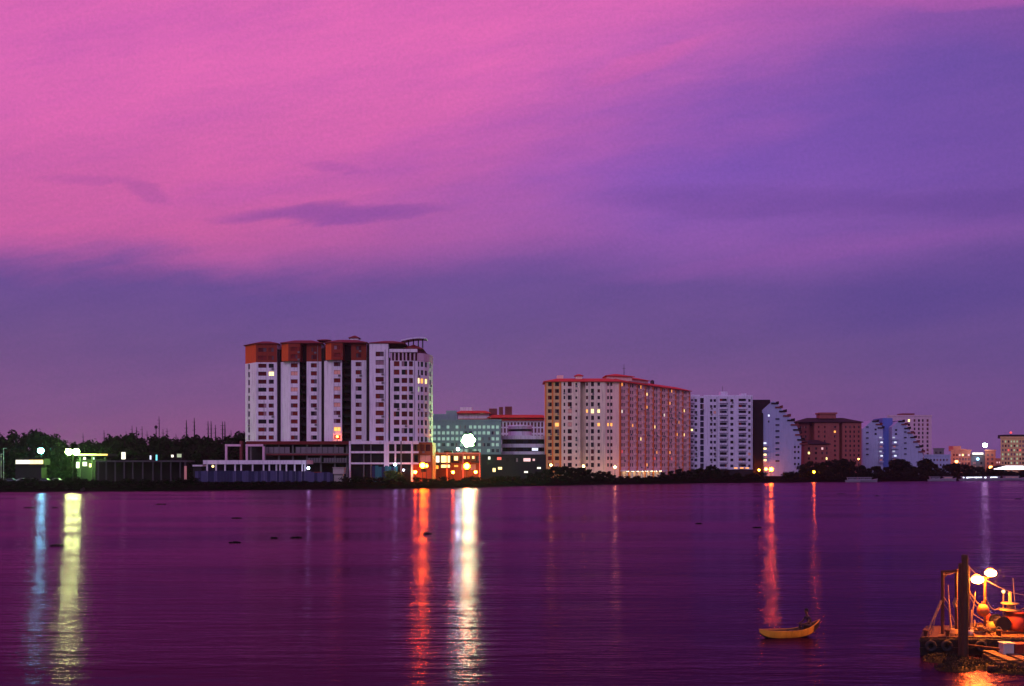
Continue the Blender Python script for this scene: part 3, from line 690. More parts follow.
b7.face(m7, A, B, GZ, ze, cols_ops(A, B, [(563.6, 565.2), (567.8, 571.8, 2.2), (575.4, 577.2, 1.2)], zr, 1.7, (('glass_dark', .8), ('glass_red', .2))))
b7.face(m7, B, (B[0], Y7 + 3.5), GZ, ze); b7.face(m7, (A[0], Y7), A, GZ, ze)
b7.face(m7, (B[0], Y7 + 3.5), (cD[0], Y7 + 3.5), GZ, ze); b7.face(m7, (cD[0], Y7 + 3.5), (cD[0], Y7 - .8), GZ, ze)
A, B = (cD[0], Y7 - .8), P2(605.5, Y7 - .8)
b7.face(m7, A, B, GZ, ze, cols_ops(A, B, [(586, 588), (591, 594, 2.2), (597.5, 600)], zr, 1.7, (('glass_dark', .75), ('glass_red', .25))))
b7.face(m7, B, (B[0], Y7), GZ, ze)
b7.part('wall', m7, 'warm_lit_wall')
m7 = MB(); A, B = (B[0], Y7), cF
b7.face(m7, A, B, GZ, ze, cols_ops(A, B, [(607.2, 609), (610.4, 612.4)], zr, 1.7, (('glass_dark', .5), ('glass_red', .5))))
zr2 = zr
rc_ = []
nb = 9
dirv = Vector((cG[0] - cF[0], cG[1] - cF[1])); L7 = dirv.length
bay = L7 / nb
for k in range(nb):
    for a, b_ in ((.18, .34), (.42, .58)):
        for z in zr2: rc_.append((round((k + a) * bay, 3), round((k + b_) * bay, 3), round(z - .85, 3), round(z + .85, 3), pick(('glass_dark', .42), ('glass_red', .32), ('glass_brown', .18), ('lit_dim', .055), ('lit_orange', .025))))

b7.face(m7, cF, cG, GZ, ze, rc_)
bk = (cG[0] - 14, cG[1] + 14); bk2 = (cA[0], Y7 + 18)
b7.face(m7, cG, bk, GZ, ze); b7.face(m7, bk, bk2, GZ, ze); b7.face(m7, bk2, cA, GZ, ze)
b7.part('wall', m7, 'salmon_wall')
dn = dirv.normalized(); nn = Vector((dn.y, -dn.x))
for k in range(nb + 1):
    c0 = Vector(cF) + dn * (k * bay)
    pol = [c0 - dn * .75 + nn * .25, c0 + dn * .75 + nn * .25, c0 + dn * .75 - nn * .1, c0 - dn * .75 - nn * .1]
    c_ = MB(); c_.prism([(q.x, q.y) for q in pol], GZ, ze - .3); b7.part('pilaster', c_, 'pilaster_orange')
for k in range(nb):        # stacked balconies on the right half of each bay
    c0 = Vector(cF) + dn * ((k + .66) * bay); c1 = Vector(cF) + dn * ((k + .9) * bay)
    c_ = MB()
    for z in zr2:
        pol = [c0 + nn * .45, c1 + nn * .45, c1 - nn * .05, c0 - nn * .05]
        c_.prism([(q.x, q.y) for q in pol], z - 1.7, z - .75)
    b7.part('balcony_stack', c_, 'salmon_wall')
r7 = MB(); r7.hip([cA, (cF[0], Y7 - .8), (cF[0] + 3, Y7 + 16), (cA[0], Y7 + 16)], ze, 1.9, 6, 1.1, .35); b7.part('roof', r7, 'bright_tile')
r7 = MB(); r7.hip([cF, cG, bk, (cF[0] - 13, cF[1] + 10)], ze - .02, 2.1, 6, 1.1, .35); b7.part('roof', r7, 'bright_tile')
m7 = MB(); m7.prism([P2(607, 512), P2(632, 518), (X(632, 518) - 8, 530), P2(604, 524)], ze + 1.5, ze + 3.6); at7 = b7.part('attic', m7, 'salmon_wall')
r7 = MB(); r7.hip([P2(607, 512), P2(632, 518), (X(632, 518) - 8, 530), P2(604, 524)], ze + 3.6, 1.5, 5, 1.0, .3); b7.part('attic_roof', r7, 'bright_tile', at7)
m7 = MB(); m7.prism([P2(630, 520), P2(648, 534), (X(648, 534) - 8, 543), (X(630, 520) - 6, 532)], ze + 1.5, ze + 2.8); at7 = b7.part('attic', m7, 'salmon_wall')
r7 = MB(); r7.hip([P2(630, 520), P2(648, 534), (X(648, 534) - 8, 543), (X(630, 520) - 6, 532)], ze + 2.8, 1.3, 4, .9, .3); b7.part('attic_roof', r7, 'bright_tile', at7)
m7 = MB(); m7.box(X(575.5, 510), 509, ze + 1, X(582, 510), 513, ze + 3.4); tw = b7.part('roof_turret', m7, 'salmon_wall')
r7 = MB(); r7.hip([(X(575.5, 510), 509), (X(582, 510), 509), (X(582, 510), 513), (X(575.5, 510), 513)], ze + 3.4, .9, 1.3, .7, .15); b7.part('turret_roof', r7, 'bright_tile', tw)
m7 = MB(); m7.box(X(557, 515), 512, ze + 2, X(563, 515), 518, ze + 4.0); b7.part('lift_house', m7, 'salmon_wall')
m7 = MB(); m7.tube([(X(624, 524), 524, ze + 4), (X(624, 524), 524, Z(364, 524))], [.22, .08]); m7.tube([(X(622.6, 524), 524, Z(368.5, 524)), (X(625.4, 524), 524, Z(368.5, 524))], .09); b7.part('antenna', m7, 'dark_metal')
m7 = MB(); m7.lathe((X(653, 545), 548, ze + 1.2), [(.1, 0), (1.1, 0), (1.1, 2.9), (.4, 3.4), (.1, 3.4)], 14); b7.part('water_tank', m7, 'dark_metal')
# lit entrance arcade along the foot
m7 = MB()
for k in range(9):
    c0 = Vector(cF) + dn * (2 + k * 5.2) + nn * 3.0
    m7.tube([(c0.x, c0.y, GZ), (c0.x, c0.y, GZ + 3.4)], .3, 6)
b7.part('arcade_column', m7, 'white_wall')['kind'] = 'stuff'
c_ = MB(); c0 = Vector(cF) + nn * 3.6; c1 = Vector(cF) + dn * 46 + nn * 3.6; c2 = c1 - nn * 3.5; c3 = c0 - nn * 3.5
c_.prism([(q.x, q.y) for q in (c0, c1, c2, c3)], GZ + 3.4, GZ + 3.9); b7.part('arcade_roof', c_, 'white_wall')
for k in range(8):
    c0 = Vector(cF) + dn * (4.5 + k * 5.2) + nn * 1.8; c_ = MB(); c_.box(c0.x - .5, c0.y - .5, GZ + 3.2, c0.x + .5, c0.y + .5, GZ + 3.38); b7.part('ceiling_light', c_, 'lit_arcade')
b7.clutter(34, 6)
b7.finish(lit=[(587, 411, 'lit_orange'), (592.3, 411, 'lit_warm'), (599, 411, 'lit_warm'), (599, 424, 'lit_orange'), (557, 423.8, 'lit_orange'), (608, 424.5, 'lit_orange'), (611.4, 424.5, 'lit_orange'),
    (621.5, 411, 'lit_white'), (620.5, 385, 'lit_orange'), (645.5, 394.5, 'lit_warm'), (665.5, 416, 'lit_white'), (652, 428, 'lit_warm'), (655, 428, 'lit_warm'), (641, 440, 'lit_warm'),
    (622.5, 452, 'lit_red'), (655, 459, 'lit_red'), (674, 459, 'lit_red'), (683, 411.5, 'lit_warm'), (683, 435.5, 'lit_warm'), (569.5, 423.8, 'lit_dim'), (569.5, 410.5, 'lit_dim'), (674, 391, 'lit_orange')])

# --- white block with balconies
b8 = Building('balcony_block', 'plain white apartment block with stacked balconies right of the red roofed block', (X(721, 580), 580, GZ))
Y8 = 580.0; zt8 = Z(396, Y8); z8 = [Z(400.5 + 5.95 * k, Y8) for k in range(12)]
m8 = MB(); A, B = P2(687, Y8), P2(752.6, Y8)
b8.face(m8, A, B, GZ, zt8, cols_ops(A, B, [(691, 693), (694.6, 697.2), (700.2, 703.8, 2.9), (710, 712.4), (713.6, 716), (719.8, 726.8, 2.1), (730.4, 733.4), (738.6, 746, 2.1), (748.2, 750.6)], z8, 1.6, (('glass_dark', .55), ('glass_blue', .45))))
b8.face(m8, B, (B[0], 600), GZ, zt8); b8.face(m8, (B[0], 600), (A[0], 600), GZ, zt8); b8.face(m8, (A[0], 600), A, GZ, zt8)
m8.quad((A[0], Y8, zt8), (B[0], Y8, zt8), (B[0], 600, zt8), (A[0], 600, zt8))
b8.part('wall', m8, 'cool_wall')
for a, b_ in ((719.4, 727.2), (738.2, 746.4), (689, 694)):
    for z in z8:
        c_ = MB(); xa, xb = X(a, Y8), X(b_, Y8)
        c_.box(xa, Y8 - 1.3, z - 1.55, xb, Y8 - .01, z - 1.35); c_.box(xa, Y8 - 1.3, z - 1.35, xb, Y8 - 1.15, z - .45); b8.part('balcony', c_, 'cool_wall')
for a, b_, t in ((687, 700, 394.6), (704, 752.6, 395), (722, 729, 391), (742.5, 748, 393)):
    c_ = MB(); yo = .6 if t > 394.4 else 4
    c_.box(X(a, Y8), Y8 + yo, zt8 + .02, X(b_, Y8), Y8 + yo + (.4 if yo < 1 else 5), Z(t, Y8)); b8.part('parapet' if yo < 1 else 'roof_house', c_, 'cool_wall')
c_ = MB(); c_.tube([(X(725, Y8), 587, Z(391, Y8)), (X(725, Y8), 587, Z(385, Y8))], .1); b8.part('antenna', c_, 'dark_metal')
c_ = MB(); c_.box(X(687, 576), 574, GZ, X(752, 576), 579.9, Z(469.5, 576)); b8.part('podium', c_, 'dark_concrete')
for px_ in (746.4, 741, 735):
    c_ = MB(); c_.box(X(px_, 576) - 1, 573.9, Z(468.5, 576), X(px_, 576) + 1, 573.99, Z(465.8, 576) - 1.0); b8.part('window', c_, 'lit_orange')
b8.clutter(18, 4)
b8.finish(lit=[(692, 430, 'lit_warm'), (749.4, 454, 'lit_dim'), (714.8, 412, 'lit_dim')], limit=60)

# --- wedge-shaped block with sloping terraces
def wedge(b, pl, poly, Y, depth, wall, cols, zc, hh, terr, mats, litmats=()):
    pol = [(X(a, Y), Z(q, Y)) for a, q in poly]
    c_ = MB(); c_.profile(pol, Y, Y + depth); b.part('wall', c_, wall)
    for a, b_ in cols:
        for q in zc:
            w_ = MB(); xa, xb = X(a, Y), X(b_, Y); z = Z(q, Y)
            w_.box(xa, Y - .06, z - hh / 2, xb, Y - .01, z + hh / 2); w_.box(xa - .15, Y - .35, z - hh / 2 - .2, xb + .15, Y - .01, z - hh / 2 - .02, 1)
            b.part('window', w_, [pick(*mats), wall])
    for i, (a, q) in enumerate(terr):
        s_ = MB(); xa = X(a, Y); z = Z(q, Y)
        s_.box(xa - 2.6, Y - .6, z - .35, xa + 1.9, Y + depth + .3, z + .55); s_.box(xa + 1.6, Y - .6, z + .55, xa + 1.9, Y + depth + .3, z + 1.3)
        b.part('terrace', s_, 'dark_slot' if i % 2 == 0 else 'brick_red')
b9 = Building('wedge_block', 'pale wedge shaped block with terraces stepping down its sloping right side', (X(782, 590), 590, GZ))
c_ = MB(); c_.box(X(753.4, 588), 588, GZ, X(763.2, 588), 612, Z(413, 588)); c_.box(X(753.8, 588), 591, Z(413, 588) - .1, X(768.5, 595), 612, Z(399.6, 590)); b9.part('rear_wing', c_, 'dark_slot', label='rear wing painted near-black for shade')  # near-black box paints the shaded side of the block
wedge(b9, 'g', [(763.5, 481), (763.5, 446), (762.4, 436), (762.4, 410), (772, 401.5), (775.5, 401.5), (781, 408), (797, 426), (801.5, 440), (800.5, 481)], 590, 17, 'pale_blue_wall', [(775.4, 779.4)],
      [419, 425, 431, 437, 443, 449, 455, 461], .9, [(775.5, 403.5), (779.5, 407.5), (783.5, 411.5), (787.5, 416), (791.5, 420.5), (795, 425), (797.5, 430), (799.5, 435), (801.5, 440), (804, 444)], (('glass_dark', 1),))
for q in (445, 450.5, 456.5, 462):
    c_ = MB(); Yq = 589.5; c_.box(X(761.5, Yq), Yq - 1, Z(q + 1.2, Yq), X(768, Yq), Yq + .45, Z(q - .9, Yq)); bb = b9.part('balcony', c_, 'pale_blue_wall')
    c_ = MB(); c_.box(X(763.9, Yq), Yq + .3, Z(q - 1, Yq), X(766.5, Yq), Yq + .46, Z(q - 2.7, Yq)); b9.part('balcony_light', c_, 'lit_warm' if q > 447 else 'lit_cool', bb)
for q in (447, 452, 458, 464):
    for a in (794, 797.6):
        w_ = MB(); w_.box(X(a, 590), 589.93, Z(q + 1.1, 590), X(a + 1.8, 590), 589.99, Z(q - 1.1, 590)); b9.part('window', w_, 'glass_dark')
w_ = MB(); w_.box(X(768, 590), 589.93, Z(416.5, 590), X(769.6, 590), 589.99, Z(414.6, 590)); b9.part('window', w_, 'lit_cool')
w_ = MB(); w_.box(X(768, 590), 589.93, Z(422.5, 590), X(769.4, 590), 589.99, Z(420.6, 590)); b9.part('window', w_, 'glass_dark')
b9.finish()

# --- dark brick block under black hip roofs
b10 = Building('brick_block', 'dark red brick block under a wide black hip roof', (X(830, 650), 650, GZ))
Y10 = 650.0; zt = Z(422.5, Y10)
m10 = MB(); z10 = [Z(427 + 4.7 * k, Y10) for k in range(9)]
A, B, C, D = P2(797.5, Y10 + 2), P2(814.5, Y10 + 2), P2(839, Y10), P2(861.5, Y10)
b10.face(m10, A, P2(809.5, Y10 + 2), GZ, zt, cols_ops(A, B, [(800, 802), (804.5, 806.5)], z10, 1.5, (('glass_dark', 1),)))
b10.face(m10, P2(809.5, Y10 + 2), P2(809.5, Y10 + 6), GZ, zt); b10.face(m10, P2(809.5, Y10 + 6), P2(814.5, Y10 + 6), GZ, zt)
b10.part('wall', m10, 'brick_red')
m10 = MB(); b10.face(m10, (X(814.5, Y10), Y10 + 6), P2(814.5, Y10), GZ, zt)
b10.face(m10, P2(814.5, Y10), C, GZ, zt, cols_ops(P2(814.5, Y10), C, [(818, 819.6), (824, 825.6), (834, 836)], z10, 1.4, (('glass_dark', .8), ('glass_red', .2))))
b10.face(m10, C, (C[0], Y10 + 5), GZ, zt); b10.face(m10, (C[0], Y10 + 5), P2(842.4, Y10 + 5), GZ, zt)
b10.face(m10, (X(842.4, Y10), Y10 + 5), P2(842.4, Y10), GZ, zt)
b10.face(m10, P2(842.4, Y10), D, GZ, zt, cols_ops(P2(842.4, Y10), D, [(845, 846.6), (849.5, 851), (853.5, 855), (858, 859.6)], z10, 1.5, (('glass_dark', 1),)))
b10.face(m10, D, (D[0], Y10 + 22), GZ, zt); b10.face(m10, (D[0], Y10 + 22), (A[0], Y10 + 22), GZ, zt); b10.face(m10, (A[0], Y10 + 22), A, GZ, zt)
b10.part('wall', m10, 'brick_light')
c_ = MB(); c_.hip([P2(797, Y10), D, (D[0], Y10 + 22), (A[0], Y10 + 22)], zt, 3.0, 9, 1.0, .4); b10.part('roof', c_, 'dark_slot')
c_ = MB(); c_.box(X(820.5, 655), 656, zt + 2.9, X(836.5, 655), 664, Z(414, 655)); c_.box(X(819.5, 655), 655.4, Z(414, 655) + .01, X(837.5, 655), 664.6, Z(412.4, 655)); b10.part('roof_house', c_, 'brick_light')
b10.finish(lit=[(834, 430.5, 'lit_orange')])
b11 = Building('brick_house', 'small brick house with dark hip roof in front of the dark brick block', (X(817, 610), 612, GZ))
m11 = MB(); A, B = P2(804, 610), P2(829, 610)
b11.face(m11, A, B, GZ, Z(444.5, 610), cols_ops(A, B, [(808, 810), (815, 817), (821.5, 823.5), (826, 827.6)], [Z(448.5, 610), Z(453, 610), Z(458.5, 610), Z(463, 610)], 1.5, (('glass_dark', .7), ('glass_brown', .3))))
b11.face(m11, B, (B[0], 624), GZ, Z(444.5, 610)); b11.face(m11, (B[0], 624), (A[0], 624), GZ, Z(444.5, 610)); b11.face(m11, (A[0], 624), A, GZ, Z(444.5, 610)); b11.part('wall', m11, 'brick_light')
c_ = MB(); c_.hip([A, B, (B[0], 624), (A[0], 624)], Z(444.5, 610), 2.6, 5.5, 1.0, .35); b11.part('roof', c_, 'dark_slot')
b11.finish(lit=[(809, 453, 'lit_warm'), (822, 448.5, 'lit_pink'), (826.8, 458.5, 'lit_warm')])

# --- blue-lit pair of sail shaped wings
b12 = Building('sail_block', 'blue walled block with two sail shaped pale wings and lit balconies', (X(892, 690), 690, GZ))
c_ = MB(); c_.box(X(882.6, 694), 694, GZ, X(892.6, 694), 712, Z(418, 694)); b12.part('core_wall', c_, 'blue_wall', label='deep blue centre wall')
wedge(b12, 'a', [(862.5, 480), (862.5, 429), (872, 420.5), (876.5, 420.5), (880.5, 424), (883, 429), (883, 480)], 690, 16, 'pale_blue_wall', [(866, 868.6)], [427, 432.4, 438, 443.5, 449, 454.4], .8, [(876, 421.5), (879.5, 424.5), (881.5, 428)], (('glass_dark', 1),))
wedge(b12, 'b', [(892, 480), (892, 427), (899.5, 420), (902, 420), (906.5, 426), (913, 435), (919, 445), (923, 455), (923, 480)], 688, 18, 'pale_blue_wall', [(904, 906.6)], [432, 437.5, 443, 448.5, 454], .8,
      [(902, 421.5), (905, 424.5), (908, 428.5), (911, 433), (914, 437.5), (917, 442), (919.5, 447), (922, 452)], (('glass_dark', 1),))
for a, b_ in ((878.6, 883.4), (891.4, 898)):
    for k, q in enumerate((438.5, 443.3, 447.6, 452.4, 456.8, 461)):
        Yq = 687; c_ = MB(); c_.box(X(a, Yq), Yq - .8, Z(q + 1.3, Yq), X(b_, Yq), Yq + .9, Z(q - .1, Yq)); bb = b12.part('balcony', c_, 'pale_blue_wall')
        c_ = MB(); xm_ = X(a + (b_ - a) * (.25 + .12 * (k * 5 % 3)), Yq); c_.box(xm_, Yq + .5, Z(q - .3, Yq), xm_ + 1.5, Yq + .9, Z(q - 1.7, Yq)); b12.part('balcony_light', c_, ('lit_dimcool', 'lit_cool', 'lit_dim')[k * 7 % 3], bb)
for a in (874.6,):
    for q in (429.5, 434):
        c_ = MB(); c_.box(X(a, 690), 689.93, Z(q + .9, 690), X(a + 2, 690), 689.99, Z(q - .9, 690)); b12.part('window', c_, 'glass_dark')
for q in (430, 434):
    c_ = MB(); c_.box(X(895, 688), 687.93, Z(q + .9, 688), X(897, 688), 687.99, Z(q - .9, 688)); b12.part('window', c_, 'glass_dark')
b12.finish()

# --- far slab and the far right quarter
def slab(name, label, px0, px1, top, Y, depth, wall, cols, rows_, hh, mats, base=None, lit=(), extra=None, frame='dark_metal', limit=100):
    b = Building(name, label, (X((px0 + px1) / 2, Y), Y, GZ)); m = MB(); A, B = P2(px0, Y), P2(px1, Y); zt = Z(top, Y)
    b.face(m, A, B, GZ, zt, cols_ops(A, B, cols, [Z(q, Y) for q in rows_], hh, mats), .3)
    xl = X(px0 + .25, Y + depth)
    b.face(m, B, (B[0], Y + depth), GZ, zt); b.face(m, (B[0], Y + depth), (xl, Y + depth), GZ, zt); b.face(m, (xl, Y + depth), A, GZ, zt)
    m.quad((A[0], Y, zt), (B[0], Y, zt), (B[0], Y + depth, zt), (xl, Y + depth, zt))
    b.part('wall', m, wall)
    c_ = MB(); c_.box(A[0] - .3, Y - .3, zt + .01, B[0] + .3, Y + .3, zt + 1.1); b.part('parapet', c_, wall)
    if extra: extra(b)
    b.finish(lit, frame, limit); return b
def ex13(b):
    c_ = MB(); c_.box(X(902, 785), 784, Z(416, 780) + .05, X(914, 785), 795, Z(413.4, 785)); b.part('roof_house', c_, 'brick_red')
slab('slab_block', 'tall plain slab block rising behind the sail shaped blue block', 887.5, 931.6, 416.4, 780, 20, 'pink_wall', [(890, 892), (908, 910), (913.6, 915.4), (918, 920), (922, 923.6), (926.6, 928.6)],
     [420.5 + 4.2 * k for k in range(12)], 2.0, (('glass_dark', .6), ('brick_red', .4)), lit=[(909, 420.5, 'lit_warm')], extra=ex13)
slab('long_house', 'long low pale house between the sail block and the coral buildings', 924, 950.6, 456, 700, 14, 'pale_blue_wall', [(927 + 3.2 * k, 928.6 + 3.2 * k) for k in range(7)], [460, 465], 1.5, (('glass_dark', .7), ('curtain', .3)))
slab('grey_house', 'small grey rooftop house behind the long low pale house', 933.4, 944, 449.5, 760, 10, 'concrete', [(935.4, 937.4), (939.4, 941.6)], [452.6], 1.6, (('glass_dark', 1),))
def ex16(b):
    c_ = MB(); c_.box(X(953, 812), 812, Z(451, 810) + .04, X(961, 812), 820, Z(446, 812)); c_.box(X(960, 812), 814, Z(451, 810) + .04, X(968, 812), 822, Z(449, 812)); b.part('roof_house', c_, 'coral_wall')
slab('coral_building', 'coral coloured stepped building lit by a street lamp', 950.8, 970.8, 451, 810, 16, 'coral_wall', [(953 + 3 * k, 954.8 + 3 * k) for k in range(6)], [455 + 4.3 * k for k in range(4)], 1.8, (('lit_pink', .25), ('glass_brown', .4), ('curtain', .35)), lit=[(963, 455, 'lit_warm')], extra=ex16)
def ex17(b):
    c_ = MB(); c_.box(X(972.4, 808), 807.5, Z(454.6, 808), X(983, 808), 808.2, Z(452.6, 808)); b.part('sign', c_, 'lit_white')
    c_ = MB(); c_.ball((X(978.3, 806), 806.8, Z(459, 806)), 1.1); b.part('lamp', c_, 'lamp_blue')
glow('lamp_blue', (0.25, 0.55, 1.0), 6.0)
slab('dark_arch_house', 'narrow dark house with a white lit sign and blue lamp', 971, 984.6, 455.4, 809, 16, 'concrete', [(973, 976), (979.6, 982.4)], [463, 466.6], 1.8, (('glass_dark', .6), ('lit_dim', .4)), extra=ex17)
slab('pink_tower', 'plain salmon tower standing under the pale floodlight', 985, 995.6, 451, 800, 14, 'coral_wall', [(987, 989), (991, 993.4)], [455 + 4.2 * k for k in range(4)], 1.8, (('curtain', .7), ('glass_brown', .3)))
slab('pink_house', 'low salmon house right of the salmon tower', 995.8, 1001, 459.6, 815, 14, 'coral_wall', [(996.6, 998), (999, 1000)], [462.4], 1.4, (('lit_pink', 1),))
def ex19(b):
    c_ = MB(); c_.box(X(1006, 765), 764, Z(438, 760) + .05, X(1056, 765), 778, Z(434.6, 765)); b.part('roof_house', c_, 'dark_concrete')
    c_ = MB(); c_.tube([(X(1011.5, 765), 766, Z(434.6, 765)), (X(1011.5, 765), 766, Z(433.4, 765))], .2); q = b.part('beacon_mast', c_, 'dark_metal')
    c_ = MB(); c_.ball((X(1011.5, 765), 766, Z(432.6, 765)), .9); b.part('beacon_lamp', c_, 'lit_red', q)
slab('lit_hotel', 'wide pale hotel at the right edge with many dim greenish windows', 1000.6, 1062, 438, 760, 24, 'yellow_wall', [(1002 + 2.9 * k, 1003.7 + 2.9 * k) for k in range(20)], [441.5 + 4.3 * k for k in range(7)], 1.7,
     (('lit_green', .3), ('glass_dark', .35), ('curtain', .35)), lit=[(1008, 449, 'lit_red'), (1020, 452, 'lit_red')], extra=ex19)

# ------------------------------------------------------------------ low structures on the left bank
t = thing('pavilion', 'long low white roofed pavilion with a row of short columns behind blue hoarding', 'pavilion', (X(250, 398), 398, GZ))
c_ = MB(); c_.box(X(203, 396), 396, Z(464.2, 396), X(306, 396), 410, Z(460.2, 396)); c_.build('roof', 'white_wall', t)
c_ = MB(); c_.box(X(204, 409), 408, GZ, X(305, 409), 409, Z(464.3, 396)); c_.build('rear_wall', 'glass_blue', t)
for px_ in (207, 216, 225, 235, 241, 252.5, 263.5, 269.2, 276.3, 280, 286.3, 294.6, 302.2, 305):
    c_ = MB(); c_.box(X(px_, 396.5) - .28, 396.5, GZ, X(px_, 396.5) + .28, 397.0, Z(464.2, 396)); c_.build('column', 'white_wall', t)
for nm, a, b_ in (('left end', 225, 240.5), ('right end', 245.6, 263)):
    t = thing('portal_frame', 'thin white portal frame standing over the %s of the low pavilion' % ('middle' if a < 240 else 'podium side'), 'frame', (X(a, 414), 414, GZ), 'white portal frames behind the pavilion')
    for px_ in (a, b_ - 1 if a < 240 else b_ - .6):
        if a < 240 and px_ > 230: continue
        c_ = MB(); c_.box(X(px_, 414), 414, GZ, X(px_ + 2.1, 414), 414.7, Z(446.4, 414)); c_.build('post', 'pink_wall', t)
    c_ = MB(); c_.box(X(a, 414), 413.9, Z(446.4, 414) + .01, X(b_, 414), 414.8, Z(444.2, 414)); c_.build('beam', 'pink_wall', t)
c_ = MB(); c_.box(X(239.6, 415), 415, GZ, X(242, 415), 417, Z(441, 415)); tag(c_.build('dark_post', 'brick_red'), 'dark red square post between the two white portal frames', 'post')
t = thing('hoarding_fence', 'long blue and violet sheet hoarding along the bank below the tall tower', 'fence', (X(262, 389), 389, GZ))
nP = 44
for k in range(nP):
    a = 195 + 138 * k / nP; b_ = 195 + 138 * (k + 1) / nP; Yh = 389 + 2.0 * (1 - k / nP)
    c_ = MB(); top = Z(470.8 + random.uniform(-.3, .5) + (1.5 if k > 36 else 0), Yh)
    xa, xb = X(a, Yh) + .03, X(b_, Yh) - .03
    nC = 5
    for q in range(nC):
        x0 = xa + (xb - xa) * q / nC; x1 = xa + (xb - xa) * (q + 1) / nC; c_.box(x0, Yh + (.08 if q % 2 else 0), GZ + .1, x1, Yh + .14, top)
    c_.build('panel', 'hoarding_pale' if random.random() < .35 else 'hoarding_blue', t)
c_ = MB(); c_.box(X(333, 396), 396, Z(474, 396), X(344, 396), 400, Z(468, 396)); c_.box(X(332.6, 396), 395.6, Z(468, 396) + .01, X(344.4, 396), 400.4, Z(467.3, 396))
c_.box(X(334, 397), 397, GZ, X(343, 397), 400, Z(474, 396) - .01, 0); t = tag(c_.build('site_cabin', 'crate_white'), 'small white site cabin at the foot of the podium', 'cabin')
t = thing('turquoise_fence', 'short turquoise netting fence under the right half of the podium', 'fence', (X(385, 399), 399, GZ))
for k in range(8):
    a = 372 + 3.2 * k; c_ = MB(); c_.box(X(a, 399), 399 + .1 * (k % 2), GZ, X(a + 3.1, 399), 399.2 + .1 * (k % 2), Z(465.6 + random.uniform(0, 2), 399)); c_.build('panel', 'turquoise' if k % 3 else 'hoarding_blue', t)
t = thing('red_awning', 'flat dark red awning between the hoarding and the white cabin', 'awning', (X(318, 394), 394, GZ))
c_ = MB(); c_.profile([(X(309, 393), Z(474, 393)), (X(322, 393), Z(473.6, 393)), (X(320, 393), Z(471.8, 393)), (X(312, 393), Z(472, 393))], 392.5, 396); c_.build('sheet', 'red_paint', t)
for px_ in (310, 321):
    c_ = MB(); c_.tube([(X(px_, 393.5), 393.5, GZ), (X(px_, 393.5), 393.5, Z(473.6, 393))], .12); c_.build('post', 'dark_metal', t)
# jetty shed
t = thing('jetty_shed', 'long dark open shed with a thin pale roof edge and slim posts', 'shed', (X(150, 402), 402, GZ))
c_ = MB(); c_.box(X(95, 400), 400, Z(462, 400), X(188, 400), 409, Z(460.4, 400)); c_.build('roof', 'concrete_dim', t)
for px_ in (98, 106, 115, 124, 132.6, 142.6, 152.8, 161, 170.6, 180, 185):
    c_ = MB(); c_.box(X(px_, 400.4) - .22, 400.4, GZ, X(px_, 400.4) + .22, 400.9, Z(462, 400)); c_.build('post', 'concrete_dim', t)
c_ = MB(); c_.box(X(96, 408), 407.5, GZ, X(187, 408), 408, Z(462, 400)); c_.build('rear_wall', 'dark_slot', t)
t = thing('guard_hut', 'small hut with pale roof edge and a lit warm doorway left of the white pavilion', 'hut', (X(197, 399), 400, GZ))
c_ = MB(); c_.box(X(192.5, 399), 399, Z(466.4, 399), X(202.5, 399), 404, Z(464.8, 399)); c_.build('roof', 'white_wall', t)
c_ = MB(); c_.box(X(193, 400), 400, GZ, X(202, 400), 404, Z(466.4, 399) - .02); c_.build('wall', 'dark_concrete', t)
c_ = MB(); c_.box(X(184, 399.6) , 399.9, GZ, X(186.4, 399.6), 399.98, Z(466, 399.6)); c_.build('door', 'lit_dim', t)
c_ = MB(); c_.ball((X(212.5, 393), 393.5, Z(466.3, 393)), .5); c_.tube([(X(212.5, 393), 393.5, GZ), (X(212.5, 393), 393.5, Z(467, 393))], .08, m=1)
tag(c_.build('lamp_post', ['lit_warm', 'dark_metal']), 'short post with a warm globe in front of the white pavilion', 'lamp')
# petrol-station like canopy and lit kiosks
t = thing('lit_canopy', 'flat canopy with a glowing orange edge beside the green floodlight', 'canopy', (X(92, 420), 422, GZ))
c_ = MB(); c_.box(X(78, 418), 418.1, Z(456, 418), X(108, 418), 428, Z(453.6, 418)); c_.build('roof', 'dark_metal', t)
c_ = MB(); c_.box(X(78, 418), 417.95, Z(455.4, 418), X(107.6, 418), 418.08, Z(454.0, 418)); c_.build('lit_edge', 'lit_orange', t)
for px_ in (80, 92, 105):
    c_ = MB(); c_.box(X(px_, 419) - .25, 419, GZ, X(px_, 419) + .25, 419.5, Z(456, 418)); c_.build('post', 'dark_metal', t)
t = thing('kiosk_row', 'row of small stalls with bright warm openings under the orange edged canopy', 'stalls', (X(92, 423), 424, GZ))
c_ = MB(); c_.box(X(77, 423), 423, GZ, X(107, 423), 427, Z(459, 423)); c_.build('wall', 'dark_concrete', t)
for a, b_, q0_, q1_, mt in ((82, 86, 462, 466, 'lit_white'), (88.4, 90.6, 463.6, 467, 'lit_warm'), (91, 93.5, 457.4, 459.4, 'lit_cool'), (75.5, 78.5, 462, 468, 'lit_white'), (96.4, 99.6, 468, 470.2, 'lit_red'), (100.4, 105, 464.6, 469, 'lit_dim'), (82.6, 85, 457.2, 459.6, 'lit_white')):
    c_ = MB(); c_.box(X(a, 422), 422.7, Z(q1_, 422), X(b_, 422), 422.95, Z(q0_, 422)); c_.build('opening', mt, t)
t = thing('lit_stall', 'low stall with a bright yellow and white lit front under the bluish lamp', 'stall', (X(29, 410), 412, GZ))
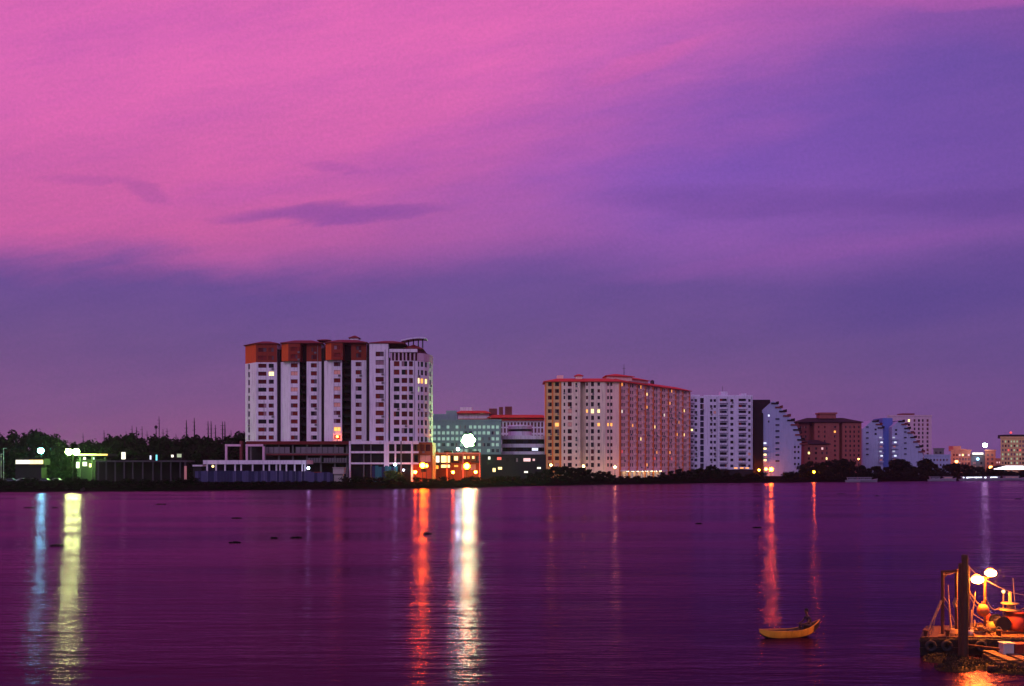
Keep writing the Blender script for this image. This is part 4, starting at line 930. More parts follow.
c_ = MB(); c_.box(X(15, 410), 410.3, Z(465, 410), X(43.4, 410), 416, Z(458.6, 410)); c_.box(X(16, 412), 411.5, GZ, X(42, 412), 416, Z(465, 410) - .01); c_.build('wall', 'dark_concrete', t)
for k in range(8):
    a = 15.6 + 3.4 * k; c_ = MB(); c_.box(X(a, 410), 410.1, Z(463.9, 410), X(a + 3.2, 410), 410.28, Z(460.0, 410)); c_.build('lit_panel', 'lit_white' if k < 4 else 'lit_warm', t)
t = thing('lit_sign', 'upright white glowing sign box on a post right of the orange canopy', 'sign', (X(123.8, 415), 415, GZ))
c_ = MB(); c_.box(X(121.4, 415), 414.7, Z(459.6, 415), X(126.2, 415), 415.3, Z(451.8, 415)); c_.build('frame', 'dark_metal', t)
c_ = MB(); c_.box(X(121.8, 415), 414.6, Z(459.2, 415), X(125.8, 415), 414.69, Z(452.2, 415)); c_.build('face', 'lit_white', t)
c_ = MB(); c_.tube([(X(123.8, 415), 415, GZ), (X(123.8, 415), 415, Z(459.6, 415))], .18); c_.build('post', 'dark_metal', t)
for px_, q, hh, mt, lb in ((150.6, 457.5, 4, 'lit_cool', 'small dim white lit door among the dark trees'), (156.6, 457.8, 6, 'lit_turq', 'tall narrow turquoise light among the dark trees'),
                           (172.4, 456, 2.4, 'lit_white', 'tiny white lit window among the dark trees'), (179.3, 455.6, 3.4, 'lit_green', 'small yellow green lit window among the dark trees')):
    if mt not in MATS: glow('lit_turq', (0.15, 0.9, 1.0), 1.2)
    ww = 1.6 if hh > 3.5 else (2.4 if mt == 'lit_white' else 4.4)
    c_ = MB(); c_.box(X(px_ - ww / 2 - .5, 416), 416, GZ, X(px_ + ww / 2 + .5, 416), 418, Z(q - hh / 2 - .8, 416), 1)
    c_.box(X(px_ - ww / 2, 416), 415.9, Z(q + hh / 2, 416), X(px_ + ww / 2, 416), 415.98, Z(q - hh / 2, 416), 0)
    tag(c_.build('lit_booth', [mt, 'dark_slot']), lb, 'booth')

# ------------------------------------------------------------------ parked cars
def make_car(label, loc, mat, rz=0):
    t = thing('parked_car', label, 'car', loc, 'cars parked by the bank')
    x, y, z = loc
    b = MB(); b.profile([(x - 2.1, z + .32), (x + 2.1, z + .32), (x + 2.15, z + .75), (x + 1.35, z + .92), (x + .75, z + 1.42), (x - .9, z + 1.45), (x - 1.7, z + .95), (x - 2.15, z + .85)], y - .82, y + .82)
    b.build('body', mat, t)
    for s in (-1, 1):
        wv = MB(); wv.profile([(x - 1.45, z + .95), (x + 1.15, z + .95), (x + .68, z + 1.35), (x - .85, z + 1.38)], y + s * .83 - .008, y + s * .83 + .008); wv.build('window', 'glass_dark', t)
        for q in (-1.35, 1.35):
            wh = MB(); wh.tube([(x + q, y + s * .70, z + .33), (x + q, y + s * .90, z + .33)], .33, 14); wh.build('wheel', 'rubber', t)
    return t
for px_, mt, lb in ((11, 'car_dark', 'dark car parked leftmost below the lit stall'), (22.5, 'car_pale', 'pale car parked second from left below the lit stall'), (33.5, 'car_dark', 'dark car parked below the bluish lamp'),
                    (45, 'car_dark', 'dark car parked just right of the bluish lamp'), (57, 'car_pale', 'pale car parked left of the green floodlight')):
    make_car(lb, (X(px_, 398), 398, GZ + .004), mt)

# ------------------------------------------------------------------ lamps of the far bank
def lampmat(name, col, s): return glow(name, col, s)
lampmat('bulb_mint', (0.34, 1.0, 0.26), 230)
lampmat('bulb_mint_added', (0.45, 1.0, 0.66), 1000)
lampmat('bulb_lime', (0.38, 1.0, 0.15), 340)
lampmat('bulb_cyan', (0.12, 1.0, 0.65), 150)
lampmat('bulb_sodium', (1.0, 0.21, 0.003), 340)
lampmat('bulb_sodium_small', (1.0, 0.16, 0.008), 240)
lampmat('bulb_terrace', (1.0, 0.18, 0.02), 45)
lampmat('bulb_tiny', (1.0, 0.3, 0.06), 14)
lampmat('bulb_blue', (0.6, 0.75, 1.0), 30)
lampmat('bulb_violet', (0.70, 0.90, 0.9), 42)
def lamp(label, px, py, Y, mat, r_=.6, heads=1, name='street_lamp', cat='street lamp', shield=False):
    x, z = X(px, Y), Z(py, Y)
    t = thing(name, label, cat, (x, Y, GZ))
    c_ = MB(); c_.tube([(x, Y + .4, GZ), (x, Y + .4, z - r_)], [.16, .09]); c_.build('pole', 'dark_metal', t)
    zz0 = z
    for k in range(heads):
        nx = 2 if heads > 3 else heads
        ox = (k - (heads - 1) / 2) * r_ * 2.3; z = zz0
        if heads == 7: ox, z = (0, zz0) if k == 6 else (1.95 * r_ * math.cos(k * 1.0472 + .1), zz0 + 1.85 * r_ * math.sin(k * 1.0472 + .1))
        c_ = MB(); c_.ball((x + ox, Y, z), r_, 12); bl = c_.build('bulb', mat, t)
        if shield:     # dark bowl added behind the bulb to keep its light off the buildings
            vs, fs = [], []
            for i in range(6):
                a = math.pi / 2 * i / 5 * 1.0
                for j in range(14):
                    q = 2 * math.pi * j / 14; vs.append((x + ox + r_ * 1.25 * math.cos(a) * math.cos(q), Y - .1 * r_ + r_ * 1.3 * math.sin(a), z + r_ * 1.25 * math.cos(a) * math.sin(q)))
            fs = [(i * 14 + j, i * 14 + (j + 1) % 14, (i + 1) * 14 + (j + 1) % 14, (i + 1) * 14 + j) for i in range(5) for j in range(14)]
            c_ = MB(); c_.add(vs, fs, 0, True); c_.build('light_shield', 'dark_metal', bl)
        else:
            c_ = MB(); c_.lathe((x + ox, Y + .1, z + r_ * .75), [(r_ * 1.05, 0), (r_ * .8, r_ * .3), (.02, r_ * .45)], 10); c_.build('hood', 'dark_metal', bl)
    return t
lamp('tall mast with bluish green lamp above the lit yellow stall', 40.8, 450.6, 412, 'bulb_cyan', 1.2)
lamp('very bright yellow green floodlight left of the orange canopy', 72.5, 451.8, 412, 'bulb_lime', 1.3, 2, 'floodlight_mast', 'floodlight')
lamp('huge white green floodlight in front of the teal office block', 468.5, 440.5, 438, 'bulb_mint', 1.0, 7, 'floodlight_mast', 'floodlight', True)
lamp('added mint lamp for a glow on the office, just left of the huge floodlight', 458, 449, 446, 'bulb_mint_added', .6)  # extra lamp put in to wash the office front with mint light
lamp('bright orange street lamp in front of the lit shops', 466.8, 466.2, 421, 'bulb_sodium', 1.15, shield=True)
lamp('bright orange street lamp at the right foot of the tall tower', 422.6, 465.4, 399, 'bulb_sodium', 1.0, shield=True)
lamp('orange street lamp near the podium corner, closest to the tower', 426.5, 465.8, 400, 'bulb_sodium', .6, shield=True)
lamp('small pinkish orange lamp low at the podium corner', 415.2, 472, 399, 'bulb_sodium_small', .6)
lamp('small orange lamp low between the shop posts, left of the bright one', 453, 472.2, 420, 'bulb_sodium_small', .55)
lamp('small orange lamp low at the right end of the shops', 475.6, 472, 420, 'bulb_sodium_small', .6)
lampmat('bulb_warm', (1.0, 0.55, 0.14), 80)
lamp('warm street lamp at the yellow corner of the red roofed block', 551, 465, 496, 'bulb_warm', .5)
lamp('warm street lamp before the white middle of the red roofed block', 583.5, 466, 496, 'bulb_warm', .5)
lamp('warm street lamp at the near corner of the red roofed block', 615, 467, 496, 'bulb_warm', .55)
lamp('bright orange red lamp at the foot of the wedge shaped block', 771.2, 469.4, 530, 'bulb_sodium', .95, shield=True)
lamp('added small orange lamp washing the wall of the wedge shaped block', 766, 469, 583, 'bulb_sodium_small', .7)  # extra lamps put in for the orange glow on the wedge wall
lamp('second added orange wash lamp at the wedge block, near the dark rear wing', 759, 470, 582, 'bulb_sodium_small', .5)
lamp('orange red lamp among the trees below the small brick house', 814, 472.0, 520, 'bulb_sodium', .5, shield=True)
lamp('small bluish white lamp at the right end of the pavilion', 308.4, 468, 393, 'bulb_blue', .5)
lamp('small bluish white lamp under the podium right half', 395.2, 464.4, 398, 'bulb_blue', .55)
lamp('tiny white lamp right of the vivid green bushes', 403.5, 470, 398, 'bulb_blue', .32)
lamp('orange lamp beside the trunks below the dark brick block', 858.6, 459, 560, 'bulb_tiny', .5)
lamp('pale violet floodlight high above the salmon tower', 985, 445, 798, 'bulb_violet', 1.7, 1, 'floodlight_mast', 'floodlight')
lamp('orange lamp at the foot of the coral building', 956.5, 461.5, 800, 'bulb_tiny', 1.2)
lamp('orange lamp over the trees below the salmon tower', 990.8, 467.3, 700, 'bulb_tiny', 1.2)
lamp('small dim orange lamp next to the one below the salmon tower', 996.6, 467.2, 700, 'bulb_tiny', .6)
lamp('tiny orange lamp hidden in the trees right of the small brick house', 832.6, 464.6, 575, 'bulb_tiny', .3)
# terrace lamp on the tower podium roof
x, z = X(337, 417), Z(436.6, 417)
t = thing('wall_lamp', 'small orange lamp glowing on the podium roof at the foot of wing three', 'lamp', (x, 417.8, zb1))
c_ = MB(); c_.tube([(x, 417.8, zb1 - .2), (x, 417.8, z - .3)], .08); c_.build('pole', 'dark_metal', t); c_ = MB(); c_.ball((x, 417.8, z), .45); c_.build('bulb', 'bulb_terrace', t)
for px_, q, lb in ((3.6, 448.5, 'thin grey lamp standard at the far left, taller'), (1.0, 454.2, 'thin grey lamp standard at the far left, shorter')):
    x = X(px_, 400); t = thing('lamp_standard', lb, 'street lamp', (x, 400, GZ))
    c_ = MB(); c_.tube([(x, 400, GZ), (x, 400, Z(q, 400))], [.2, .12]); c_.build('pole', 'grey_metal', t); c_ = MB(); c_.box(x - .1, 399.8, Z(q, 400), x + 1.1, 400.2, Z(q, 400) + .2); c_.build('arm', 'grey_metal', t)

# ------------------------------------------------------------------ masts behind the trees
for i, (px_, top, rr) in enumerate(((104, 430, .25), (83, 433, .2), (132, 425.5, .22), (136.5, 427, .3), (142, 426, .2), (156, 425, .25), (159, 416, .22), (163, 429, .25), (167, 428, .22), (186.3, 420, .35), (194.2, 418, .35), (208, 421, .32), (211, 421, .32), (215.4, 425, .3), (222.4, 421.5, .35), (224.8, 421.5, .35), (176, 434, .25), (126, 431, .18), (147, 431, .2), (231, 430, .2))):
    Y = 520; x = X(px_, Y)
    t = thing('bare_mast', 'thin dark bare mast sticking up behind the dark trees left of the tall tower', 'mast', (x, Y, GZ), 'bare masts behind the trees')
    c_ = MB(); c_.tube([(x, Y, GZ), (x + .1, Y, Z(top + 8, Y)), (x, Y, Z(top, Y))], [rr * 1.3, rr, rr * .45], 6); c_.build('pole', 'dark_metal', t)
    for q in range(3):
        c_ = MB(); zz = Z(top + 4 + q * 4.2, Y); l_ = random.uniform(.5, 1.1); c_.tube([(x - l_, Y, zz), (x + l_ * random.uniform(.3, 1), Y, zz + random.uniform(-.2, .5))], .09, 5)
        c_.build('crosspiece', 'dark_metal', t)
    if px_ == 156: c_ = MB(); c_.ball((x, Y, Z(427, Y)), .9, 8); c_.build('ball', 'dark_metal', t)

# ------------------------------------------------------------------ trees
def make_tree(seed, h, spread, leaves=520, lsz=.55, mat='leaf', low=.25, name='tree'):
    """tree standing at the origin: tapered trunk with limbs, crown of leaf sprays in uneven clumps"""
    rnd = random.Random(seed)
    tr = MB(); base = h * .45
    tr.tube([(0, 0, 0), (rnd.uniform(-.2, .2), 0, base * .5), (rnd.uniform(-.5, .5), rnd.uniform(-.3, .3), base)], [h * .028, h * .02, h * .014], 7)
    blobs = []
    nb_ = 11
    for k in range(nb_):
        a = rnd.uniform(0, 6.28); rr = spread * rnd.uniform(.15, .75); zz = h * rnd.uniform(low + .18, .86)
        rr *= math.sin(min(1, (1.06 - zz / h) * 2.2) * 1.57)
        c = Vector((rr * math.cos(a), rr * math.sin(a), zz)); blobs.append((c, spread * rnd.uniform(.26, .46)))
        if k < 6: tr.tube([(0, 0, base * rnd.uniform(.6, .98)), (c.x * .5, c.y * .5, (base + c.z) / 2), tuple(c)], [h * .011, h * .007, h * .003], 5)
    blobs.append((Vector((rnd.uniform(-.1, .1) * spread, 0, h * .86)), spread * .32))
    cr_ = MB()
    for i in range(leaves):
        c, r_ = blobs[i % len(blobs)]
        d = Vector((rnd.gauss(0, 1), rnd.gauss(0, 1), rnd.gauss(0, .8))).normalized() * r_ * rnd.uniform(.45, 1.08)
        q = c + d
        if q.z < .3: q.z = .3
        n_ = (d.normalized() + Vector((rnd.uniform(-.7, .7), rnd.uniform(-.7, .7), rnd.uniform(-.2, .9)))).normalized()
        a = n_.orthogonal().normalized(); b = n_.cross(a); s_ = lsz * rnd.uniform(.6, 1.4); tw_ = rnd.uniform(0, 6.28)
        u_ = a * math.cos(tw_) + b * math.sin(tw_); v_ = n_.cross(u_)
        cr_.add([q - u_ * s_, q - v_ * s_ * .6, q + u_ * s_ * .8 + n_ * s_ * .2, q + v_ * s_ * .55], [(0, 1, 2, 3)])
    return tr, cr_
def plant_proto(name, seed, h, spread, label, cat, group, **kw):
    tr, cr_ = make_tree(seed, h, spread, **{k: v for k, v in kw.items()})
    t = thing(name, label, cat, (0, 0, 0), group); tr.build('trunk', 'bark', t); cr_.build('crown', kw.get('mat', 'leaf'), t); return t
protos = {'tree': [plant_proto('tree', 10 + k, 12, 5.2, '', 'tree', '', leaves=1000, lsz=.62) for k in range(4)],
          'low': [plant_proto('tree', 50 + k, 12, 6.2, '', 'tree', '', leaves=1300, lsz=.8, low=-.12) for k in range(3)],
          'bush': [plant_proto('bush', 30 + k, 3.2, 2.2, '', 'bush', '', leaves=340, lsz=.34, low=-.1) for k in range(3)]}
used = {}
def plant(kind, px, top, Y, label, group, wide=1.0, z0=GZ):
    k = random.randrange(len(protos[kind])); pr_ = protos[kind][k]
    hz = {'tree': 11.9, 'low': 11.9, 'bush': 3.2}[kind]; s_ = (Z(top, Y) - z0) / hz
    c = dup(pr_, (X(px, Y), Y, z0 - .05), random.uniform(0, 6.28), (s_ * wide, s_ * wide, s_), label); c['group'] = group
    return c
GL = 'dark trees behind the left bank'
for px_, top, Y in ((-14, 432, 470), (0, 433, 470), (13, 430, 472), (25, 433, 478), (35, 429.5, 470), (46, 433, 474), (55, 434, 470), (-32, 431, 470), (62, 440, 480), (74, 441, 500), (86, 440, 492), (98, 441, 498), (109, 438, 485), (118, 434.5, 480), (129, 433, 482), (142, 438, 480), (153, 435, 476), (165, 434.5, 472), (176, 439, 480), (186, 435, 476), (197, 435, 474), (207, 436, 480), (218, 437, 474), (228, 434.5, 466), (238, 431.5, 455), (246, 430, 462)):
    plant('tree', px_, top, Y, 'large dark tree in the long belt behind the left bank, left of the tall tower', GL, .85)
for k in range(30):
    px_ = -20 + k * 8.9 + random.uniform(-2, 2)
    plant('low', px_, random.uniform(446, 454), random.uniform(432, 446), 'lower dark tree in the front row of the belt left of the tall tower', 'lower dark trees behind the left bank', 1.05)
GR = 'dark trees along the right bank'
for px_, top, Y in ((787, 474, 545), (796, 472, 548), (803, 464, 552), (811, 461, 560), (820, 465, 556), (828, 460.5, 558), (836, 459.5, 560), (845, 459, 562), (853, 461, 565), (862, 465, 560), (869, 468, 566), (877, 466, 570), (885, 467, 575), (892, 464, 575), (899, 459, 572), (906, 461, 575), (913, 466, 575), (920, 461, 580), (927, 458.5, 580), (934, 464, 585), (941, 468, 590)):
    plant('low', px_, top, Y, 'dark bushy tree in the belt before the brick and sail shaped blocks', GR, 1.25)
for px_, top, Y in ((949, 464.5, 620), (956, 463, 622), (964, 464, 625), (972, 465.5, 625), (980, 466.5, 628), (988, 468, 630), (996, 468.5, 632), (1003, 468, 640), (1011, 471, 640), (1020, 472, 640), (1030, 470, 640)):
    plant('low', px_, top, Y, 'dark tree in the belt below the coral and salmon buildings', 'dark trees below the coral buildings', 1.35)
for px_, top, Y in ((548, 469, 466), (556, 466.5, 464), (564, 466, 464), (572, 467, 465), (581, 467.5, 466), (590, 469, 468), (600, 470.5, 470), (609, 471, 472), (664, 472, 490), (672, 470.5, 492), (680, 468.5, 500), (688, 470, 502), (700, 468, 520), (709, 465.5, 525), (717, 468, 520), (726, 470, 520), (538, 471.5, 462), (530, 472.5, 460)):
    plant('low', px_, top, Y, 'low dark tree at the foot of the long red roofed block', 'low dark trees before the apartment blocks', 1.4)
GB = 'low bushes along the far bank'
for k in range(150):
    px_ = -30 + k * 7.2 + random.uniform(-2.5, 2.5)
    x = X(px_, 400)
    for it in range(4): Yb = shore_y(x) + 6 + random.uniform(-.8, 3.0); x = X(px_, Yb)
    zb_ = 1.4 + random.uniform(0, .3)
    hgt = random.uniform(1.7, 3.0) * (1.3 if px_ > 690 else 1.0)
    if 195 < px_ < 345: hgt = min(hgt, 1.5)
    if abs(px_ - 814) < 9 or abs(px_ - 771) < 9: hgt = min(hgt, 1.2)
    plant('bush', px_, HOR - (zb_ + hgt - H) * 1000 / Yb, Yb, 'low dark bush in the continuous row along the far waterline', GB, 1.7, zb_)
for k in range(120):
    px_ = -30 + k * 9.0 + random.uniform(-3, 3); x = X(px_, 400)
    for it in range(4): Yb = shore_y(x) + 2.4 + random.uniform(-.5, 1.2); x = X(px_, Yb)
    plant('bush', px_, HOR - (.85 + random.uniform(.7, 1.3) - H) * 1000 / Yb, Yb, 'low dark bush in the continuous row along the far waterline', GB, 2.6, .85)
for px_, top, lb in ((387.5, 471.5, 'vivid green bush with painted light below the podium, left one'), (393, 470.6, 'vivid green bush with painted light below the podium, tallest'), (398, 473, 'vivid green bush with painted light below the podium, right one')):
    b = plant('bush', px_, top, 396.5, lb, 'bushes with painted green light', 1.6)
    cr2 = [c for c in b.children if c.name.startswith('crown')][0]; cr2.data = cr2.data.copy(); cr2.data.materials[0] = MATS['leaf_painted_lit']
for lst in protos.values():
    for o in lst:
        for ch in list(o.children): bpy.data.objects.remove(ch)
        bpy.data.objects.remove(o)

# ------------------------------------------------------------------ boats and jetty on the right
pm('boat_white', (0.24, 0.23, 0.28), 0.5, 0.1, 1)
glow('lit_cabin', (0.80, 0.88, 1.0), 4.0, 0.5)
glow('lit_pavilion', (0.93, 0.93, 1.0), 2.6, 0.15)  # tent roof glows, standing in for floodlight on it
def boat(label, px, Y, L, lit, hullmat='boat_white', canopy=True):
    x = X(px, Y); t = thing('excursion_boat', label, 'boat', (x, Y, 0), 'boats moored along the right bank')
    b = MB(); sec = []
    N = 9
    for k in range(N):
        s_ = k / (N - 1) * 2 - 1; wd = L * .13 * (1 - max(0, s_) ** 3 * .95) * (1 - max(0, -s_) ** 4 * .4); zt_ = 1.0 + .7 * max(0, s_) ** 2 + .15 * s_ * s_
        sec.append([(x + s_ * L / 2, Y - wd, zt_), (x + s_ * L / 2 * .95, Y - wd * .7, .05), (x + s_ * L / 2 * .92, Y, -.3), (x + s_ * L / 2 * .95, Y + wd * .7, .05), (x + s_ * L / 2, Y + wd, zt_)])
    b.add([q for s_ in sec for q in s_], [(i * 5 + j, i * 5 + j + 1, (i + 1) * 5 + j + 1, (i + 1) * 5 + j) for i in range(N - 1) for j in range(4)] + [(i * 5, (i + 1) * 5, (i + 1) * 5 + 4, i * 5 + 4) for i in range(N - 1)] + [(0, 4, 3, 2, 1)])
    b.build('hull', hullmat, t)
    c_ = MB(); c_.box(x - L * .36, Y - L * .09, 1.05, x + L * .2, Y + L * .09, 2.3); cb = c_.build('cabin', 'boat_white', t)
    c_ = MB()
    for k in range(6):
        wa = x - L * .34 + k * L * .088; hh_ = .3 + .38 * ((k * 5 + int(px)) % 7) / 7
        if lit == 'lit_cabin' and (k + int(px)) % 5 == 0: continue
        c_.box(wa, Y - L * .09 - .03, 2.12 - hh_, wa + L * .062, Y - L * .09 - .005, 2.12)
    c_.build('cabin_window', lit, cb)
    c_ = MB(); c_.profile([(x - L * .4, 2.32), (x + L * .25, 2.32), (x + L * .22, 2.5), (x - L * .38, 2.5)], Y - L * .11, Y + L * .11); c_.build('cabin_roof', 'boat_white', t)
    c_ = MB(); c_.tube([(x + L * .1, Y, 2.5), (x + L * .1, Y, 4.6)], .06, 5); c_.build('mast', 'dark_metal', t)
for px_, L, lit, lb in ((866, 12, 'glass_dark', 'unlit white boat moored below the sail shaped block'), (853, 8, 'glass_dark', 'small unlit boat moored left of the white one'), (936, 9, 'glass_dark', 'unlit boat moored below the long pale house'),
                        (949, 8, 'lit_dim', 'dim lit boat moored left of the bright boats'), (969, 11, 'lit_cabin', 'leftmost brightly lit white boat'), (981, 14, 'lit_cabin', 'largest brightly lit white boat in the middle'), (995, 12, 'lit_cabin', 'brightly lit white boat next to the glowing pavilion'), (1013, 14, 'lit_dim', 'dim boat moored under the glowing pavilion')):
    xx = X(px_, 540)
    for it in range(5): Yb = shore_y(xx) - 4; xx = X(px_, Yb)
    boat(lb, px_, Yb, L, lit)
t = thing('glowing_pavilion', 'wide white brightly glowing tent roof over the right bank', 'pavilion', (X(1016, 606), 608, GZ))
c_ = MB(); Yg = 600
c_.hip([(X(1004.5, Yg), Yg), (X(1034, Yg), Yg), (X(1034, Yg), Yg + 12), (X(1004.5, Yg), Yg + 12)], Z(469.4, Yg), 1.9, 4.5, .5, .25); c_.build('tent_roof', 'lit_pavilion', t)
for px_ in (1005, 1012, 1019, 1026, 1033):
    c_ = MB(); c_.tube([(X(px_, Yg), Yg + .2, GZ), (X(px_, Yg), Yg + .2, Z(469.4, Yg))], .15, 6); c_.build('post', 'grey_metal', t)
c_ = MB(); c_.lathe((X(1000, 640), 640, GZ), [(.3, 0), (.3, Z(467, 640) - GZ - .8), (6.0, Z(467, 640) - GZ - .9), (4, Z(467, 640) - GZ + .4), (.1, Z(467, 640) - GZ + 1.3)], 16); tag(c_.build('thatched_parasol', 'dark_slot'), 'dark mushroom shaped shelter left of the glowing pavilion', 'shelter')

# ------------------------------------------------------------------ water weed, stumps
for i, px_ in enumerate((51, 66.2, 82.5)):
    Yb = 9300 / 27.2 - 3; x = X(px_, Yb); c_ = MB(); c_.tube([(x, Yb, -.6), (x + .1, Yb, .9), (x, Yb, 1.4 - .2 * i)], [.75, .7, .6], 9)
    tag(c_.build('mooring_stump', 'steel_black'), ('thick dark mooring stump standing in the water before the left bank, %s of three' % ('leftmost', 'middle', 'rightmost')[i]), 'stump')
def weed_clump(px, py, wpx, label, mat='weed', tall=.28, n=160, leaf=.22, group='floating weed clumps', depth=.35):
    Y = H * 1000 / (py - HOR); x = X(px, Y); w_ = wpx * Y / 1000 / 2; rnd = random.Random(int(px * 7 + py))
    c_ = MB(); c_.lathe((x, Y, -.02), [(.01, tall * .55), (w_ * .5, tall * .5), (w_ * .85, tall * .22), (w_, 0.0)], 14)
    for v in range(len(c_.v)):
        q = c_.v[v]; c_.v[v] = (q[0], Y + (q[1] - Y) * max(depth, .12) * 2, q[2])
    for k in range(n):
        a = rnd.uniform(0, 6.28); r_ = math.sqrt(rnd.random()); q = Vector((x + w_ * r_ * math.cos(a), Y + w_ * depth * 2 * r_ * math.sin(a), tall * (1 - r_ * r_) * .6 + rnd.uniform(0, tall * .5)))
        s_ = leaf * rnd.uniform(.6, 1.3); d = Vector((rnd.uniform(-1, 1), rnd.uniform(-1, 1), rnd.uniform(.1, .9))).normalized(); e_ = d.orthogonal().normalized()
        c_.add([q - e_ * s_ * .4, q + d * s_ * .5, q + e_ * s_ * .4, q - d * s_ * .4], [(0, 1, 2, 3)])
    return tag(c_.build('weed_clump', mat), label, 'water weed', group)
for i, (px_, py_, wp, lb) in enumerate(((30, 508, 13, 'dark floating weed clump left of the bluish light streak'), (55, 508, 7, 'small floating weed clump between the two left light streaks'), (161, 504.5, 11, 'floating weed clump alone below the jetty shed'), (236.5, 518.5, 10, 'floating weed clump below the pavilion, upper of two'), (235, 543, 12, 'floating weed clump below the pavilion, lower of two'),
        (57, 546, 14, 'dark weed mat beside the bright part of the left streaks'), (274, 538.5, 7, 'tiny weed clump right of the pavilion streak'), (296, 538, 12, 'flat weed clump left of the orange streak'), (427, 534, 9, 'small weed clump touching the orange streak'), (841, 494, 10, 'small weed clump far out below the brick block'), (877, 496, 5, 'tiny weed clump far out below the sail block'), (757, 528, 9, 'small weed clump beside the red streak'), (699, 524, 7, 'small weed clump in the middle of the right water'), (1018, 499, 7, 'small weed clump at the far right edge'))):
    weed_clump(px_, py_, wp, lb, n=90, tall=.13)

# ------------------------------------------------------------------ canoe with a seated person
canx, cany = X(786, 54.5), 53.8
t = thing('canoe', 'small yellow wooden canoe with upswept ends on the dark water', 'canoe', (canx, cany, 0))
hullb, inn, gun = MB(), MB(), []
N = 17; Lc = 3.5; rows_o, rows_i = [], []
yaw = R(12)
def cpt(s_, lat, z):
    lx = s_ * Lc / 2; return (canx + lx * math.cos(yaw) - lat * math.sin(yaw), cany + lx * math.sin(yaw) + lat * math.cos(yaw), z)
for k in range(N):
    s_ = k / (N - 1) * 2 - 1; wd = .40 * max(0.02, 1 - abs(s_) ** 3.4); up = .26 * max(0, s_) ** 2.2 * 1.9 + .10 * max(0, -s_) ** 3; zt_ = .36 + up; zb_ = -.10 + up * .75 + .30 * abs(s_) ** 7
    sec = []
    for j in range(9):
        a = math.pi * (j / 8); sec.append(cpt(s_, -wd * math.cos(a), zt_ - (zt_ - zb_) * math.sin(a) ** .7))
    rows_o.append(sec)
    sec = []
    for j in range(9):
        a = math.pi * (j / 8); sec.append(cpt(s_ * .97, -max(wd - .03, .01) * math.cos(a), zt_ + .005 - (zt_ - zb_ - .04) * math.sin(a) ** .7))
    rows_i.append(sec)
grid = lambda: [(i * 9 + j, i * 9 + j + 1, (i + 1) * 9 + j + 1, (i + 1) * 9 + j) for i in range(N - 1) for j in range(8)]
gq = grid()
hullb.add([q for r_ in rows_o for q in r_], [f for i, f in enumerate(gq) if i % 8 in (0, 1, 6, 7) and i // 8 < 14], 0, True)
hullb.add([q for r_ in rows_o for q in r_], [f for i, f in enumerate(gq) if not (i % 8 in (0, 1, 6, 7) and i // 8 < 14)], 1, True)
hullb.build('hull', ['canoe_yellow', 'canoe_tar'], t)
inn.add([q for r_ in rows_i for q in r_], grid(), 0, True); inn.build('lining', 'canoe_inside', t)
for j in (0, 8):
    gnl = MB(); gnl.tube([r_[j] for r_ in rows_o], .028, 6); gnl.build('gunwale', 'canoe_yellow', t)
for s_ in (-.45, .1, .70):
    th = MB(); a0, a1 = Vector(cpt(s_ - .03, -.36, .34 + .2 * max(0, s_) ** 2)), Vector(cpt(s_ + .03, .36, .37 + .2 * max(0, s_) ** 2))
    wd = .40 * (1 - abs(s_) ** 3.4) - .03
    p_ = [cpt(s_ - .05, -wd, 0), cpt(s_ + .05, -wd, 0), cpt(s_ + .05, wd, 0), cpt(s_ - .05, wd, 0)]
    th.prism([(q[0], q[1]) for q in p_], .27 + .2 * max(0, s_) ** 2, .31 + .2 * max(0, s_) ** 2); th.build('thwart', 'canoe_inside', t)
# person, seated on the stern thwart, facing the bow (left)
def skin_body(name, joints, bones, parent, mat, sub=2, root=0):
    org = ORG[parent]
    me = bpy.data.meshes.new(name); me.from_pydata([Vector(j[0]) - org for j in joints], bones, [])
    o = bpy.data.objects.new(name, me); COL.objects.link(o); o.parent = parent; ORG[o] = org
    me.materials.append(MATS[mat])
    sk = o.modifiers.new('skin', 'SKIN'); sk.use_smooth_shade = True
    lay = me.skin_vertices[0] if me.skin_vertices else None
    if lay is None:
        bpy.context.view_layer.objects.active = o
        o.update_tag(); lay = me.skin_vertices[0]
    for i, j in enumerate(joints):
        r_ = j[1]; lay.data[i].radius = r_ if isinstance(r_, tuple) else (r_, r_)
    lay.data[root].use_root = True
    if sub: m_ = o.modifiers.new('sub', 'SUBSURF'); m_.levels = sub; m_.render_levels = sub
    return o
bs = Vector(cpt(.70, 0, .52))
dirn = Vector((-math.cos(yaw), -math.sin(yaw), 0)); latn = Vector((math.sin(yaw), -math.cos(yaw), 0))
PSC = 1.15
pers = thing('person', 'seated person in dark clothes leaning forward in the stern of the yellow canoe', 'person', tuple(bs))
def bp(f, l, z): return tuple(bs + (dirn * f + latn * l + Vector((0, 0, z))) * PSC)
